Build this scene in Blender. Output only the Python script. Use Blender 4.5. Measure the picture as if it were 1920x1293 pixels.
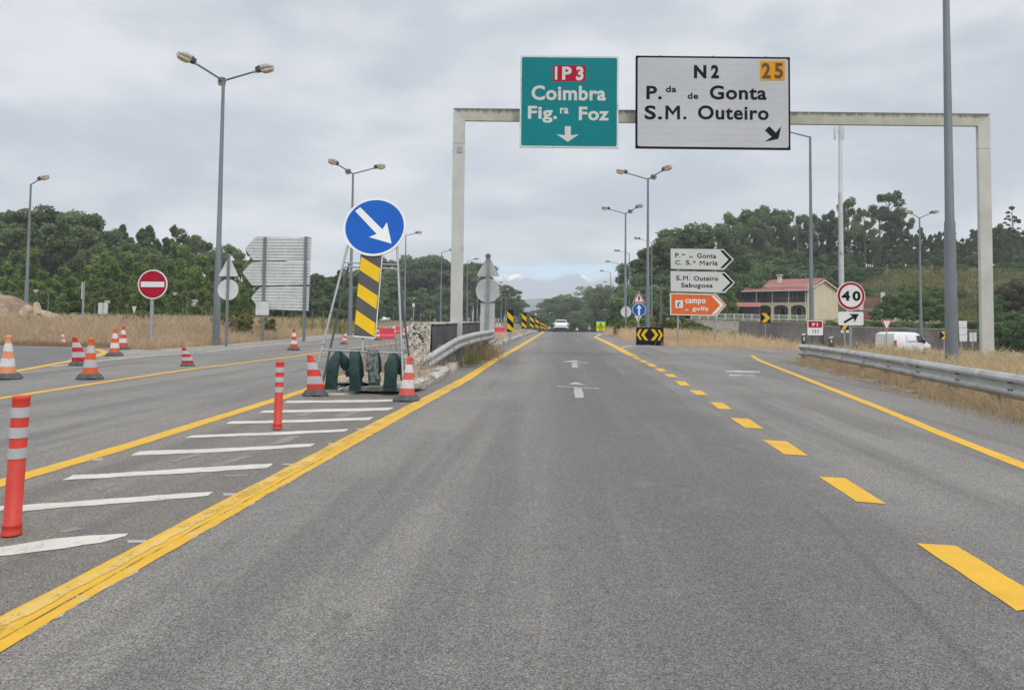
import bpy, math, random
import numpy as np
from mathutils import Vector, Matrix
R = math.radians
random.seed(7); rng = np.random.default_rng(7)
for o in list(bpy.data.objects): bpy.data.objects.remove(o)
scene = bpy.context.scene
col = scene.collection

# ------------------------------------------------------------ camera
F = 1450.0; PITCH = 0.047; ROLL = 0.0105; HC = 1.37; CX = 960.0
CY = 597.0 - F*math.tan(PITCH)
fw = Vector((0, math.cos(PITCH), math.sin(PITCH))); up0 = Vector((0, -math.sin(PITCH), math.cos(PITCH)))
rt = Vector((1,0,0))*math.cos(ROLL) + up0*math.sin(ROLL)
up = up0*math.cos(ROLL) - Vector((1,0,0))*math.sin(ROLL)
cam = bpy.data.cameras.new('camera'); camo = bpy.data.objects.new('camera', cam); col.objects.link(camo)
cam.sensor_fit = 'HORIZONTAL'; cam.sensor_width = 36; cam.lens = 36*F/1920
cam.shift_y = -(646.5-CY)/1920; cam.clip_end = 9000; cam.clip_start = 0.05
M = Matrix.Identity(4)
for i in range(3):
    M[i][0] = rt[i]; M[i][1] = up[i]; M[i][2] = -fw[i]
M[2][3] = HC
camo.matrix_world = M
scene.camera = camo
C0 = Vector((0,0,HC))

# ------------------------------------------------------------ world, sun, exposure
scene.view_settings.view_transform = 'Standard'; scene.view_settings.look = 'None'
scene.view_settings.gamma = 1; scene.view_settings.exposure = 0.20
scene.render.engine = 'CYCLES'
scene.cycles.use_denoising = True
scene.cycles.max_bounces = 5; scene.cycles.diffuse_bounces = 3; scene.cycles.glossy_bounces = 2
scene.cycles.volume_bounces = 1; scene.cycles.transparent_max_bounces = 12
SUN_EL, SUN_AZ = 48, 150      # azimuth clockwise from +Y
w = bpy.data.worlds.new('World'); scene.world = w; w.use_nodes = True
nt = w.node_tree; nt.nodes.clear()
def N(nt, t, **k):
    n = nt.nodes.new(t)
    for a, v in k.items(): setattr(n, a, v)
    return n
def mth(nt, op, a, b=None, c=None, clamp=False):
    n = nt.nodes.new('ShaderNodeMath'); n.operation = op; n.use_clamp = clamp
    for i, v in enumerate((a, b, c)):
        if v is None: continue
        if isinstance(v, (int, float)): n.inputs[i].default_value = v
        else: nt.links.new(v, n.inputs[i])
    return n.outputs[0]
def mix(nt, f, a, b, t='RGBA'):
    n = nt.nodes.new('ShaderNodeMix'); n.data_type = t
    ia, ib = (6, 7) if t == 'RGBA' else (2, 3)
    for i, v in ((0, f), (ia, a), (ib, b)):
        if isinstance(v, (int, float)): n.inputs[i].default_value = v
        elif isinstance(v, tuple): n.inputs[i].default_value = (*v, 1) if len(v) == 3 else v
        else: nt.links.new(v, n.inputs[i])
    return n.outputs[2 if t == 'RGBA' else 0]
def sstep(nt, v, lo, hi, a=0.0, b=1.0):
    n = nt.nodes.new('ShaderNodeMapRange'); n.interpolation_type = 'SMOOTHSTEP'
    nt.links.new(v, n.inputs[0])
    for i, x in enumerate((lo, hi, a, b)): n.inputs[i+1].default_value = x
    return n.outputs[0]
def noise(nt, vec, scale, detail=4, rough=.55, dist=0.0):
    n = nt.nodes.new('ShaderNodeTexNoise'); n.inputs['Scale'].default_value = scale
    n.inputs['Detail'].default_value = detail; n.inputs['Roughness'].default_value = rough
    n.inputs['Distortion'].default_value = dist
    if vec is not None: nt.links.new(vec, n.inputs['Vector'])
    return n.outputs['Fac']
def comb(nt, x, y, z):
    n = nt.nodes.new('ShaderNodeCombineXYZ')
    for i, v in enumerate((x, y, z)):
        if isinstance(v, (int, float)): n.inputs[i].default_value = v
        else: nt.links.new(v, n.inputs[i])
    return n.outputs[0]

tc = N(nt, 'ShaderNodeTexCoord'); sp = N(nt, 'ShaderNodeSeparateXYZ'); nt.links.new(tc.outputs['Generated'], sp.inputs[0])
X, Y, Z = sp.outputs
sky = N(nt, 'ShaderNodeTexSky'); sky.sky_type = 'NISHITA'; sky.sun_disc = False
sky.sun_elevation = R(SUN_EL); sky.sun_rotation = R(SUN_AZ)
zz = mth(nt, 'ADD', mth(nt, 'ABSOLUTE', Z), .10)
u = mth(nt, 'DIVIDE', X, zz); v = mth(nt, 'DIVIDE', Y, zz)
pv = comb(nt, u, v, 0.0)
n1 = noise(nt, pv, .55, 5, .5, .3)                  # cloud deck seen in perspective
az = mth(nt, 'DIVIDE', X, mth(nt, 'ADD', mth(nt, 'ABSOLUTE', Y), .001))
dv = comb(nt, mth(nt, 'MULTIPLY', az, 2.3), mth(nt, 'MULTIPLY', Z, 6.5), 2.0)
n2 = noise(nt, dv, 1.15, 5, .5, .4)
n3 = noise(nt, dv, 3.4, 5, .5, .2)
f = mth(nt, 'ADD', mth(nt, 'MULTIPLY', n1, .40), mth(nt, 'ADD', mth(nt, 'MULTIPLY', n2, .38), mth(nt, 'MULTIPLY', n3, .22)))
f = sstep(nt, f, .40, .60)
cloud = mix(nt, f, (5.0,5.45,5.95), (7.1,7.2,7.5))
# a low cloud bank with a gap of open sky above it down the road
edge = mth(nt, 'MULTIPLY_ADD', noise(nt, comb(nt, mth(nt,'MULTIPLY',az,22.0), mth(nt,'MULTIPLY',Z,22.0), 0.0), 1.2, 5, .5), .030, .0385)
above = sstep(nt, mth(nt, 'SUBTRACT', Z, edge), -.004, .006)
gapz = mth(nt, 'MULTIPLY', above, sstep(nt, Z, .082, .056))
gapx = mth(nt, 'MULTIPLY', sstep(nt, az, -.10, -.02), sstep(nt, az, .20, .13))
streak = noise(nt, comb(nt, mth(nt,'MULTIPLY',az,5.0), mth(nt,'MULTIPLY',Z,120.0), 0.0), 1.0, 4, .55)
gap = mth(nt, 'MULTIPLY', mth(nt, 'MULTIPLY', gapz, gapx), sstep(nt, streak, .38, .56))
cloud = mix(nt, gap, cloud, (5.8,7.7,9.3))
bank = mth(nt, 'MULTIPLY', sstep(nt, mth(nt, 'SUBTRACT', Z, edge), .001, -.003), sstep(nt, az, -.3, 0.0))
cloud = mix(nt, mth(nt, 'MULTIPLY', bank, .8), cloud, (4.6,4.85,5.7))
puff = mth(nt, 'MULTIPLY', sstep(nt, mth(nt, 'ABSOLUTE', mth(nt, 'SUBTRACT', mth(nt,'SUBTRACT',Z,edge), -.0015)), .0045, .0005), sstep(nt, noise(nt, comb(nt, mth(nt,'MULTIPLY',az,14.0), 3.0, 0.0), 1.6, 2), .50, .60))
puff = mth(nt, 'MULTIPLY', puff, mth(nt,'MULTIPLY',sstep(nt, az, -.05, -.01), sstep(nt, az, .12, .08)))
cloud = mix(nt, puff, cloud, (10.5,10.0,9.0))
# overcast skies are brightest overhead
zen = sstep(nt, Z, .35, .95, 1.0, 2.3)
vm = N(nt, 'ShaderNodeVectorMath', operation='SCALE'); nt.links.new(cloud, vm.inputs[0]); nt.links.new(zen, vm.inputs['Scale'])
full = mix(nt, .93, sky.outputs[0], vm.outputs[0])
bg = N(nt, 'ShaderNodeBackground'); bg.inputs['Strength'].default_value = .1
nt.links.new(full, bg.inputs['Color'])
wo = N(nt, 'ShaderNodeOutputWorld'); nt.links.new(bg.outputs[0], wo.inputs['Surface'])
sun = bpy.data.lights.new('sun', 'SUN'); sun.energy = 1.1; sun.angle = R(14); sun.color = (1,.955,.88)
suno = bpy.data.objects.new('sun', sun); col.objects.link(suno)
sd = Vector((math.sin(R(SUN_AZ))*math.cos(R(SUN_EL)), math.cos(R(SUN_AZ))*math.cos(R(SUN_EL)), math.sin(R(SUN_EL))))
suno.rotation_euler = sd.to_track_quat('Z', 'Y').to_euler(); suno.location = sd*50

# ------------------------------------------------------------ measuring helpers
def ray(px, py):
    return (fw + rt*((px-CX)/F) - up*((py-CY)/F))
def P(px, py, D):
    d = ray(px, py); return C0 + d*(D/d.y)
def G(px, py, z=0.0):
    d = ray(px, py); return C0 + d*((z-HC)/d.z)
def ss(a, b, x):
    t = np.clip((np.asarray(x, float)-a)/(b-a), 0, 1); return t*t*(3-2*t)
def tz(x, y):
    x = np.asarray(x, float); y = np.asarray(y, float)
    k = .00018; uu = np.clip(y-60, 0, 100)
    c = -k*uu**2 - .036*np.clip(y-160, 0, 220)
    xr = .7+.057*np.minimum(y, 500)
    wl = ss(-16, -5, x-xr); wr = 1-ss(8, 26, x-xr)
    z = c*wl*wr
    z = z - 1.35*ss(11.5, 22, x)*ss(20, 40, y)*(1-ss(84, 92, y))
    z = z + 1.7*ss(88, 100, y)*ss(18, 34, x) + 11.5*ss(108, 195, y)*ss(52, 92, x) + 5*ss(150,260,y)*ss(20,60,x)
    z = z + .28*ss(-14,-20,x)*ss(36,44,y) + 3*ss(90,170,y)*ss(-30,-70,x)
    return z
def tzf(x, y): return float(tz(x, y))

# ------------------------------------------------------------ materials
MATS = {}
def new_mat(name):
    m = bpy.data.materials.new(name); m.use_nodes = True
    nt = m.node_tree; b = nt.nodes['Principled BSDF']; return m, nt, b
def paint(name, c, rough=.6, metal=0.0, var=.12, scale=3.0, dirt=0.0, dirtc=(.12,.10,.08), stretch=1.0, bump=0.0, bscale=40):
    """plain colour with soft mottling and optional grime"""
    if name in MATS: return MATS[name]
    m, nt, b = new_mat(name)
    t = N(nt, 'ShaderNodeTexCoord'); mp = N(nt, 'ShaderNodeMapping'); nt.links.new(t.outputs['Object'], mp.inputs[0])
    mp.inputs['Scale'].default_value = (1,1,1/stretch)
    a = noise(nt, mp.outputs[0], scale, 5, .6)
    lo = tuple(x*(1-var) for x in c); hi = tuple(min(1, x*(1+var)) for x in c)
    cc = mix(nt, sstep(nt, a, .3, .7), lo, hi)
    if dirt:
        d = noise(nt, mp.outputs[0], scale*2.7, 6, .65)
        cc = mix(nt, sstep(nt, d, .62-dirt*.3, .8-dirt*.2, 0, .85), cc, dirtc)
    nt.links.new(cc, b.inputs['Base Color'])
    b.inputs['Roughness'].default_value = rough; b.inputs['Metallic'].default_value = metal
    if 'sheeting' in name: b.inputs['Specular IOR Level'].default_value = .18
    if bump:
        bn = N(nt, 'ShaderNodeBump'); bn.inputs['Strength'].default_value = bump; bn.inputs['Distance'].default_value = .02
        nt.links.new(noise(nt, t.outputs['Object'], bscale, 5, .6), bn.inputs['Height']); nt.links.new(bn.outputs[0], b.inputs['Normal'])
    MATS[name] = m; return m

def asphalt_mat():
    m, nt, b = new_mat('asphalt')
    g = N(nt, 'ShaderNodeNewGeometry'); s = N(nt, 'ShaderNodeSeparateXYZ'); nt.links.new(g.outputs['Position'], s.inputs[0])
    pos = g.outputs['Position']
    fine = noise(nt, pos, 135, 2, .8); vfine = noise(nt, pos, 52, 3, .75)
    vo = N(nt, 'ShaderNodeTexVoronoi'); vo.inputs['Scale'].default_value = 105; nt.links.new(pos, vo.inputs['Vector'])
    stone = sstep(nt, vo.outputs['Color'], .72, .95)
    big = noise(nt, pos, .35, 5, .6); mid = noise(nt, pos, 2.2, 5, .6)
    uu = mth(nt, 'SUBTRACT', s.outputs[0], mth(nt, 'MULTIPLY', s.outputs[1], .057))   # across the lane
    uw = mth(nt, 'ADD', uu, mth(nt, 'MULTIPLY', mth(nt, 'SUBTRACT', big, .5), .8))
    w1 = mth(nt, 'MULTIPLY', sstep(nt, uw, -.9, .5), sstep(nt, uw, 2.9, 1.5))
    left = sstep(nt, uu, -2.0, -2.5)
    base = mix(nt, sstep(nt, big, .3, .7), (.168,.157,.143), (.215,.199,.178))
    base = mix(nt, mth(nt, 'MULTIPLY', w1, .75), base, (.112,.105,.099))
    # dusty, stained median between the two yellow lines
    dust = mth(nt, 'MULTIPLY', left, sstep(nt, uu, -5.2, -4.2))
    base = mix(nt, mth(nt, 'MULTIPLY', dust, sstep(nt, mid, .3, .6, .25, .85)), base, (.178,.155,.128))
    base = mix(nt, mth(nt, 'MULTIPLY', mth(nt, 'MULTIPLY', sstep(nt, uu, -3.2, -2.6), left), .28), base, (.10,.09,.08))
    lng = noise(nt, comb(nt, mth(nt,'MULTIPLY',uu,1.6), mth(nt,'MULTIPLY',s.outputs[1],.07), 0.0), 1.0, 5, .6)
    base = mix(nt, mth(nt,'MULTIPLY',sstep(nt, lng, .47, .64), .6), base, (.115,.109,.103))
    base = mix(nt, mth(nt,'MULTIPLY',sstep(nt, lng, .46, .30), .35), base, (.25,.232,.208))
    spots = noise(nt, pos, .9, 6, .7, 1.2)
    base = mix(nt, mth(nt, 'MULTIPLY', sstep(nt, spots, .6, .72), .35), base, (.09,.088,.085))
    base = mix(nt, mth(nt, 'MULTIPLY', sstep(nt, mid, .55, .75), .3), base, (.25,.232,.21))
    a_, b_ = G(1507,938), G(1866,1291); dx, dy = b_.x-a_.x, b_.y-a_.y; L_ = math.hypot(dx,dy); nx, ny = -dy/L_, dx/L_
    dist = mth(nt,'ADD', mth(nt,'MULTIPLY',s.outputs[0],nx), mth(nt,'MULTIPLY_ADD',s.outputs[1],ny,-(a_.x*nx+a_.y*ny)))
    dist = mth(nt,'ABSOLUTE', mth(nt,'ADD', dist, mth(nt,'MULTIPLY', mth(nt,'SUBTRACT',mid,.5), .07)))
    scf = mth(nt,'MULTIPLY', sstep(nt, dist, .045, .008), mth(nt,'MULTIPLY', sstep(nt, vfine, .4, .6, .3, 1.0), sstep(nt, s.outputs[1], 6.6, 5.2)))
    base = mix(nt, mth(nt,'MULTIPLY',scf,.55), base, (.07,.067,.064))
    # aggregate speckle
    sc = sstep(nt, fine, .34, .66, .40, 1.60); sc2 = sstep(nt, vfine, .34, .66, .84, 1.16)
    k = mth(nt, 'MULTIPLY', sc, sc2); k = mth(nt, 'MULTIPLY_ADD', stone, .38, k)
    vm = N(nt, 'ShaderNodeVectorMath', operation='SCALE'); nt.links.new(base, vm.inputs[0]); nt.links.new(k, vm.inputs['Scale'])
    nt.links.new(vm.outputs[0], b.inputs['Base Color'])
    b.inputs['Roughness'].default_value = .82; b.inputs['Specular IOR Level'].default_value = .35
    bn = N(nt, 'ShaderNodeBump'); bn.inputs['Strength'].default_value = .5; bn.inputs['Distance'].default_value = .006
    nt.links.new(fine, bn.inputs['Height']); nt.links.new(bn.outputs[0], b.inputs['Normal'])
    return m
ASPH = asphalt_mat()
def road_paint(name, c, wear=.5, worncol=None):
    m, nt, b = new_mat(name)
    g = N(nt, 'ShaderNodeNewGeometry'); pos = g.outputs['Position']
    a = noise(nt, pos, 3.0, 6, .75); f = noise(nt, pos, 60, 3, .7); l = noise(nt, pos, .8, 4, .6)
    cc = mix(nt, sstep(nt, a, .3, .7), tuple(x*.86 for x in c), c)
    cc = mix(nt, mth(nt, 'MULTIPLY', sstep(nt, f, .5, .75), .25), cc, tuple(x*.55 for x in c))
    cc = mix(nt, mth(nt, 'MULTIPLY', sstep(nt, noise(nt, pos, 130, 2, .8), .50, .66), .38), cc, tuple(x*.4+.05 for x in c))
    cc = mix(nt, mth(nt, 'MULTIPLY', sstep(nt, noise(nt, pos, 1.7, 6, .7, 1.0), .50, .68), .34), cc, tuple(x*.5+.07 for x in c))
    if worncol: cc = mix(nt, mth(nt, 'MULTIPLY', sstep(nt, noise(nt, pos, 7, 5, .7, .6), .56, .66), .8), cc, worncol)
    nt.links.new(cc, b.inputs['Base Color']); b.inputs['Roughness'].default_value = .7
    h = mth(nt, 'ADD', mth(nt, 'MULTIPLY', a, .45), mth(nt, 'ADD', mth(nt, 'MULTIPLY', f, .35), mth(nt, 'MULTIPLY', l, .2)))
    al = sstep(nt, h, .40+.16*(wear-.5)*2+.0, .44+.16*(wear-.5)*2)
    nt.links.new(al, b.inputs['Alpha'])
    return m
YEL = road_paint('yellow_road_paint', (.70,.39,.010), .42, (.52,.40,.22))
YEL2 = road_paint('clean_yellow_road_paint', (.72,.40,.016), .30)
WHT = road_paint('white_road_paint', (.62,.585,.52), .44, (.42,.385,.33))
FAINT = road_paint('old_faded_marking', (.235,.222,.205), .56)
PALE = road_paint('tyre_worn_white_paint', (.40,.39,.37), .50)
WORNY = road_paint('scuffed_yellow_paint', (.66,.44,.10), .64)
SCUFF = road_paint('tyre_scuff', (.125,.118,.11), .60)
WHTW = road_paint('worn_white_road_paint', (.55,.55,.53), .66)
TAR = road_paint('tar_seam', (.055,.052,.05), .66)
CONC = paint('concrete', (.42,.40,.36), .9, 0, .2, 2.0, .5, (.16,.14,.11), bump=.5, bscale=18)
GALV = paint('galvanised_steel', (.37,.39,.40), .5, .35, .12, 2.5, .15, (.22,.21,.2))
GALVD = paint('weathered_pole_steel', (.18,.205,.225), .55, .15, .15, 1.5, .1, (.15,.15,.15), stretch=4)
RAIL = paint('guardrail_steel', (.43,.44,.43), .48, .35, .14, 1.6, .3, (.2,.17,.14))
ALU = paint('sign_back_aluminium', (.62,.65,.635), .55, .0, .1, 1.3, .25, (.30,.29,.25))
WHITE = paint('white_sheeting', (.60,.62,.60), .45, 0, .05, .8, .1, (.42,.42,.38))
WHITEN = paint('bright_white_sheeting', (.76,.77,.76), .4, 0, .05, .8)
BLACKS = paint('black_sheeting', (.009,.010,.017), .8, 0, .2)
GWHITE = paint('greyish_white_sheeting', (.52,.545,.57), .5, 0, .06, .5, .08, (.45,.45,.44))
DGREY = paint('dark_grey_sheeting', (.09,.088,.088), .5, 0, .08)
YSIGN = paint('yellow_sheeting', (.75,.47,.012), .42, 0, .05)
OSIGN = paint('amber_sheeting', (.72,.33,.01), .45, 0, .06)
BROWN = paint('brown_digits', (.11,.038,.018), .5)
RED = paint('red_sheeting', (.38,.006,.028), .4, 0, .08)
BLUE = paint('blue_sheeting', (.008,.105,.46), .35, 0, .07, 1.5)
TEAL = paint('teal_sheeting', (.0,.205,.225), .4, 0, .06, .5, .08, (.02,.17,.18))
ORNG = paint('orange_sheeting', (.72,.155,.035), .45, 0, .06)
LIME = paint('lime_sheeting', (.62,.78,.02), .45, 0, .05)
CONE_R = paint('cone_red', (.62,.045,.028), .55, 0, .12, 6, .32, (.25,.08,.05))
CONE_O = paint('cone_orange', (.68,.10,.02), .55, 0, .12, 6, .32, (.3,.1,.05))
CONE_P = paint('cone_faded_orange', (.72,.27,.14), .6, 0, .14, 5, .3, (.45,.3,.2))
CONE_K = paint('cone_pinkish_red', (.66,.10,.08), .55, 0, .16, 6, .32, (.5,.3,.25))
CONE_D = paint('cone_deep_red', (.45,.012,.02), .5, 0, .12, 6)
CONE_W = paint('cone_reflective_white', (.66,.65,.64), .5, 0, .08, 6, .36, (.36,.31,.26))
CONE_G = paint('cone_reflective_grey', (.46,.44,.45), .5, 0, .08, 6, .1, (.3,.28,.26))
RUBBER = paint('cone_rubber', (.075,.073,.075), .8, 0, .25, 6, .3, (.16,.14,.12))
POSTR = paint('marker_post_red', (.60,.045,.028), .55, 0, .12, 5, .3, (.4,.1,.06))
BAND = paint('reflective_band', (.46,.48,.49), .4, 0, .1, 8)
CREAM = paint('gantry_paint', (.52,.53,.50), .65, 0, .1, .9, .18, (.34,.34,.31))
WALLM = paint('dark_weathered_concrete', (.085,.087,.092), .9, 0, .45, 1.3, .4, (.15,.145,.13), bump=.4)
BAGM = paint('green_bag_fabric', (.014,.048,.043), .7, 0, .35, 6, .3, (.05,.075,.068), bump=.9, bscale=14)
BAGW = paint('worn_green_bag_fabric', (.02,.055,.05), .8, 0, .3, 4, .75, (.30,.31,.29), bump=.9, bscale=14)

def gantry_beam_mat():
    m, nt, b = new_mat('stained_gantry_beam')
    t = N(nt, 'ShaderNodeTexCoord'); s = N(nt, 'ShaderNodeSeparateXYZ'); nt.links.new(t.outputs['Object'], s.inputs[0])
    st = noise(nt, comb(nt, mth(nt,'MULTIPLY',s.outputs[0],3.2), 0.0, mth(nt,'MULTIPLY',s.outputs[2],.9)), 2.0, 6, .7)
    run = noise(nt, comb(nt, s.outputs[0], 0.0, 0.0), 1.1, 5, .8)
    topf = sstep(nt, s.outputs[2], -.32, 0.0)          # algae starts on the upper edge and runs down
    d = sstep(nt, mth(nt, 'ADD', mth(nt, 'MULTIPLY', topf, .30), mth(nt,'ADD',mth(nt,'MULTIPLY',st,.4),mth(nt,'MULTIPLY',run,.35))), .53, .68)
    base = mix(nt, sstep(nt, noise(nt, t.outputs['Object'], 2, 4), .3, .7), (.40,.40,.34), (.50,.49,.42))
    nt.links.new(mix(nt, mth(nt,'MULTIPLY',d,.85), base, (.10,.10,.085)), b.inputs['Base Color']); b.inputs['Roughness'].default_value = .7
    return m
BEAM = gantry_beam_mat()

def leaf_mat(name, c1, c2, c3=None, tr=.38):
    m, nt, b = new_mat(name)
    at = N(nt, 'ShaderNodeAttribute', attribute_name='tint'); oi = N(nt, 'ShaderNodeObjectInfo')
    cc = mix(nt, at.outputs['Fac'], c1, c2)
    if c3: cc = mix(nt, mth(nt, 'MULTIPLY', oi.outputs['Random'], .6), cc, c3)
    hs = N(nt, 'ShaderNodeHueSaturation'); nt.links.new(cc, hs.inputs['Color'])
    nt.links.new(mth(nt, 'MULTIPLY_ADD', oi.outputs['Random'], .5, .75), hs.inputs['Value'])
    nt.nodes.remove(b)
    df = N(nt, 'ShaderNodeBsdfDiffuse'); tl = N(nt, 'ShaderNodeBsdfTranslucent'); mx = N(nt, 'ShaderNodeMixShader')
    nt.links.new(hs.outputs[0], df.inputs[0]); nt.links.new(hs.outputs[0], tl.inputs[0]); mx.inputs[0].default_value = tr
    nt.links.new(df.outputs[0], mx.inputs[1]); nt.links.new(tl.outputs[0], mx.inputs[2])
    nt.links.new(mx.outputs[0], nt.nodes['Material Output'].inputs[0])
    return m
L_EUC = leaf_mat('eucalyptus_leaves', (0.110,0.150,0.068), (0.283,0.344,0.152), (0.150,0.188,0.097))
L_YOUNG = leaf_mat('young_green_leaves', (0.109,0.166,0.052), (0.288,0.383,0.105), (0.158,0.212,0.070), .35)
L_PINE = leaf_mat('pine_needles', (0.094,0.138,0.063), (0.252,0.314,0.119), (0.131,0.175,0.078))
L_DARK = leaf_mat('dark_broad_leaves', (0.074,0.139,0.058), (0.251,0.348,0.119), (0.120,0.179,0.089))
L_DEAD = leaf_mat('brown_dying_leaves', (.10,.055,.04), (.16,.09,.07))
L_BRON = leaf_mat('pinkish_bronze_leaves', (.085,.09,.055), (.16,.15,.10), (.11,.09,.07))
L_VINE = leaf_mat('vine_leaves', (.11,.16,.04), (.28,.30,.09), (.19,.21,.07))
L_WEED = leaf_mat('green_weed_leaves', (0.108,0.138,0.044), (0.312,0.310,0.121), (0.204,0.196,0.088))
L_DRY = leaf_mat('dry_grass_blades', (.42,.30,.18), (.80,.65,.45), (.60,.46,.29), .4)
L_BRN = leaf_mat('brown_dead_weeds', (.20,.135,.085), (.46,.34,.22), (.30,.21,.14), .35)
L_DRYG = leaf_mat('half_dry_grass_blades', (.27,.25,.11), (.68,.56,.33), (.45,.39,.22), .4)
BARK = paint('bark', (.075,.06,.048), .9, 0, .3, 3, .2, (.05,.04,.03))
BARKP = paint('pale_bark', (.15,.13,.105), .9, 0, .3, 3, .3, (.12,.09,.06))

# ------------------------------------------------------------ mesh builder
class MB:
    def __init__(s): s.v = []; s.f = []; s.mi = []; s.m = []; s.sm = []
    def mat(s, m):
        if m not in s.m: s.m.append(m)
        return s.m.index(m)
    def add(s, vs, fs, m, smooth=False):
        o = len(s.v); s.v += [tuple(p) for p in vs]; i = s.mat(m)
        for f in fs: s.f.append(tuple(o+k for k in f)); s.mi.append(i); s.sm.append(smooth)
        return s
    def box(s, a, b, m, bev=0.0):
        x0,y0,z0 = a; x1,y1,z1 = b
        if bev:
            pts = [(x0+bev,z0),(x1-bev,z0),(x1,z0+bev),(x1,z1-bev),(x1-bev,z1),(x0+bev,z1),(x0,z1-bev),(x0,z0+bev)]
            return s.prism(pts, y0, y1, m)
        vs = [(x0,y0,z0),(x1,y0,z0),(x1,y1,z0),(x0,y1,z0),(x0,y0,z1),(x1,y0,z1),(x1,y1,z1),(x0,y1,z1)]
        return s.add(vs, [(0,3,2,1),(4,5,6,7),(0,1,5,4),(1,2,6,5),(2,3,7,6),(3,0,4,7)], m)
    def prism(s, pts, y0, y1, m):
        """polygon in XZ given counter-clockwise as seen from -Y, extruded y0(front)->y1"""
        a = sum(pts[i][0]*pts[(i+1)%len(pts)][1]-pts[(i+1)%len(pts)][0]*pts[i][1] for i in range(len(pts)))
        if a < 0: pts = pts[::-1]
        n = len(pts); vs = [(x,y0,z) for x,z in pts]+[(x,y1,z) for x,z in pts]
        fs = [tuple(range(n)), tuple(range(2*n-1, n-1, -1))]+[(i, i+n, (i+1)%n+n, (i+1)%n) for i in range(n)]
        return s.add(vs, fs, m)
    def tube(s, path, rad, m, n=10, cap=True, flat=None):
        path = [Vector(p) for p in path]
        if not isinstance(rad, (list, tuple)): rad = [rad]*len(path)
        rings = []; ref = None
        for i, p in enumerate(path):
            d = (path[min(i+1, len(path)-1)]-path[max(i-1, 0)]).normalized()
            if ref is None: ref = Vector((1,0,0)) if abs(d.x) < .8 else Vector((0,1,0))
            a = (ref - d*ref.dot(d)).normalized(); b = d.cross(a); ref = a
            rings.append([p + a*math.cos(2*math.pi*k/n)*rad[i] + b*math.sin(2*math.pi*k/n)*rad[i]*(flat or 1) for k in range(n)])
        vs = [q for r in rings for q in r]
        fs = [(i*n+k, i*n+(k+1)%n, (i+1)*n+(k+1)%n, (i+1)*n+k) for i in range(len(path)-1) for k in range(n)]
        s.add(vs, fs, m, True)
        if cap:
            s.add(rings[0], [tuple(range(n-1,-1,-1))], m); s.add(rings[-1], [tuple(range(n))], m)
        return s
    def lathe(s, prof, m, n=20, c=(0,0,0), defo=None, smooth=True):
        """profile [(r,z)] round Z"""
        vs = []
        for r, z in prof:
            for k in range(n):
                p = (c[0]+r*math.cos(2*math.pi*k/n), c[1]+r*math.sin(2*math.pi*k/n), c[2]+z)
                if defo: p = defo(p, r, z)
                vs.append(p)
        fs = [(i*n+k, i*n+(k+1)%n, (i+1)*n+(k+1)%n, (i+1)*n+k) for i in range(len(prof)-1) for k in range(n)]
        s.add(vs, fs, m, smooth)
        s.add(vs[-n:], [tuple(range(n))], m); s.add(vs[:n], [tuple(range(n-1,-1,-1))], m)
        return s
    def loft(s, secs, m, smooth=True):
        """closed sections of equal point count"""
        n = len(secs[0]); vs = [p for q in secs for p in q]
        fs = [(i*n+k, i*n+(k+1)%n, (i+1)*n+(k+1)%n, (i+1)*n+k) for i in range(len(secs)-1) for k in range(n)]
        s.add(vs, fs, m, smooth); s.add(secs[0], [tuple(range(n-1,-1,-1))], m); s.add(secs[-1], [tuple(range(n))], m)
        return s
    def disc(s, cx, cz, r, y0, y1, m, n=48, rx=None):
        return s.prism([(cx+(rx or r)*math.cos(2*math.pi*k/n), cz+r*math.sin(2*math.pi*k/n)) for k in range(n)], y0, y1, m)
    def xf(s, M):
        s.v = [tuple(M @ Vector(p)) for p in s.v]; return s
    def build(s, name, parent=None, loc=None):
        me = bpy.data.meshes.new(name); me.from_pydata(s.v, [], s.f)
        for m in s.m: me.materials.append(m)
        me.polygons.foreach_set('material_index', s.mi); me.polygons.foreach_set('use_smooth', s.sm)
        me.update()
        o = bpy.data.objects.new(name, me); col.objects.link(o)
        if parent: o.parent = parent
        if loc is not None: o.location = loc
        return o
def tag(o, label=None, cat=None, group=None, kind=None):
    if label: o['label'] = label
    if cat: o['category'] = cat
    if group: o['group'] = group
    if kind: o['kind'] = kind
    return o
def thing(name, label, cat, loc=(0,0,0), rz=0.0, group=None):
    o = bpy.data.objects.new(name, None); col.objects.link(o); o.empty_display_size = .3
    o.location = loc; o.rotation_euler = (0,0,rz); return tag(o, label, cat, group)
def dup(root, loc, rz=None, label=None, scale=None, group=None):
    r = root.copy(); col.objects.link(r); r.location = loc
    if rz is not None: r.rotation_euler = (0,0,rz)
    if scale: r.scale = scale if isinstance(scale, tuple) else (scale,)*3
    if label: r['label'] = label
    if group: r['group'] = group
    for ch in list(root.children):
        c = ch.copy(); col.objects.link(c); c.parent = r
        for g in ch.children:
            d = g.copy(); col.objects.link(d); d.parent = c
    return r
def rrect(x0, z0, x1, z1, r, n=5):
    pts = []
    for cx, cz, a0 in ((x1-r,z0+r,-90),(x1-r,z1-r,0),(x0+r,z1-r,90),(x0+r,z0+r,180)):
        for i in range(n+1):
            a = R(a0+90*i/n); pts.append((cx+r*math.cos(a), cz+r*math.sin(a)))
    return pts
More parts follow.
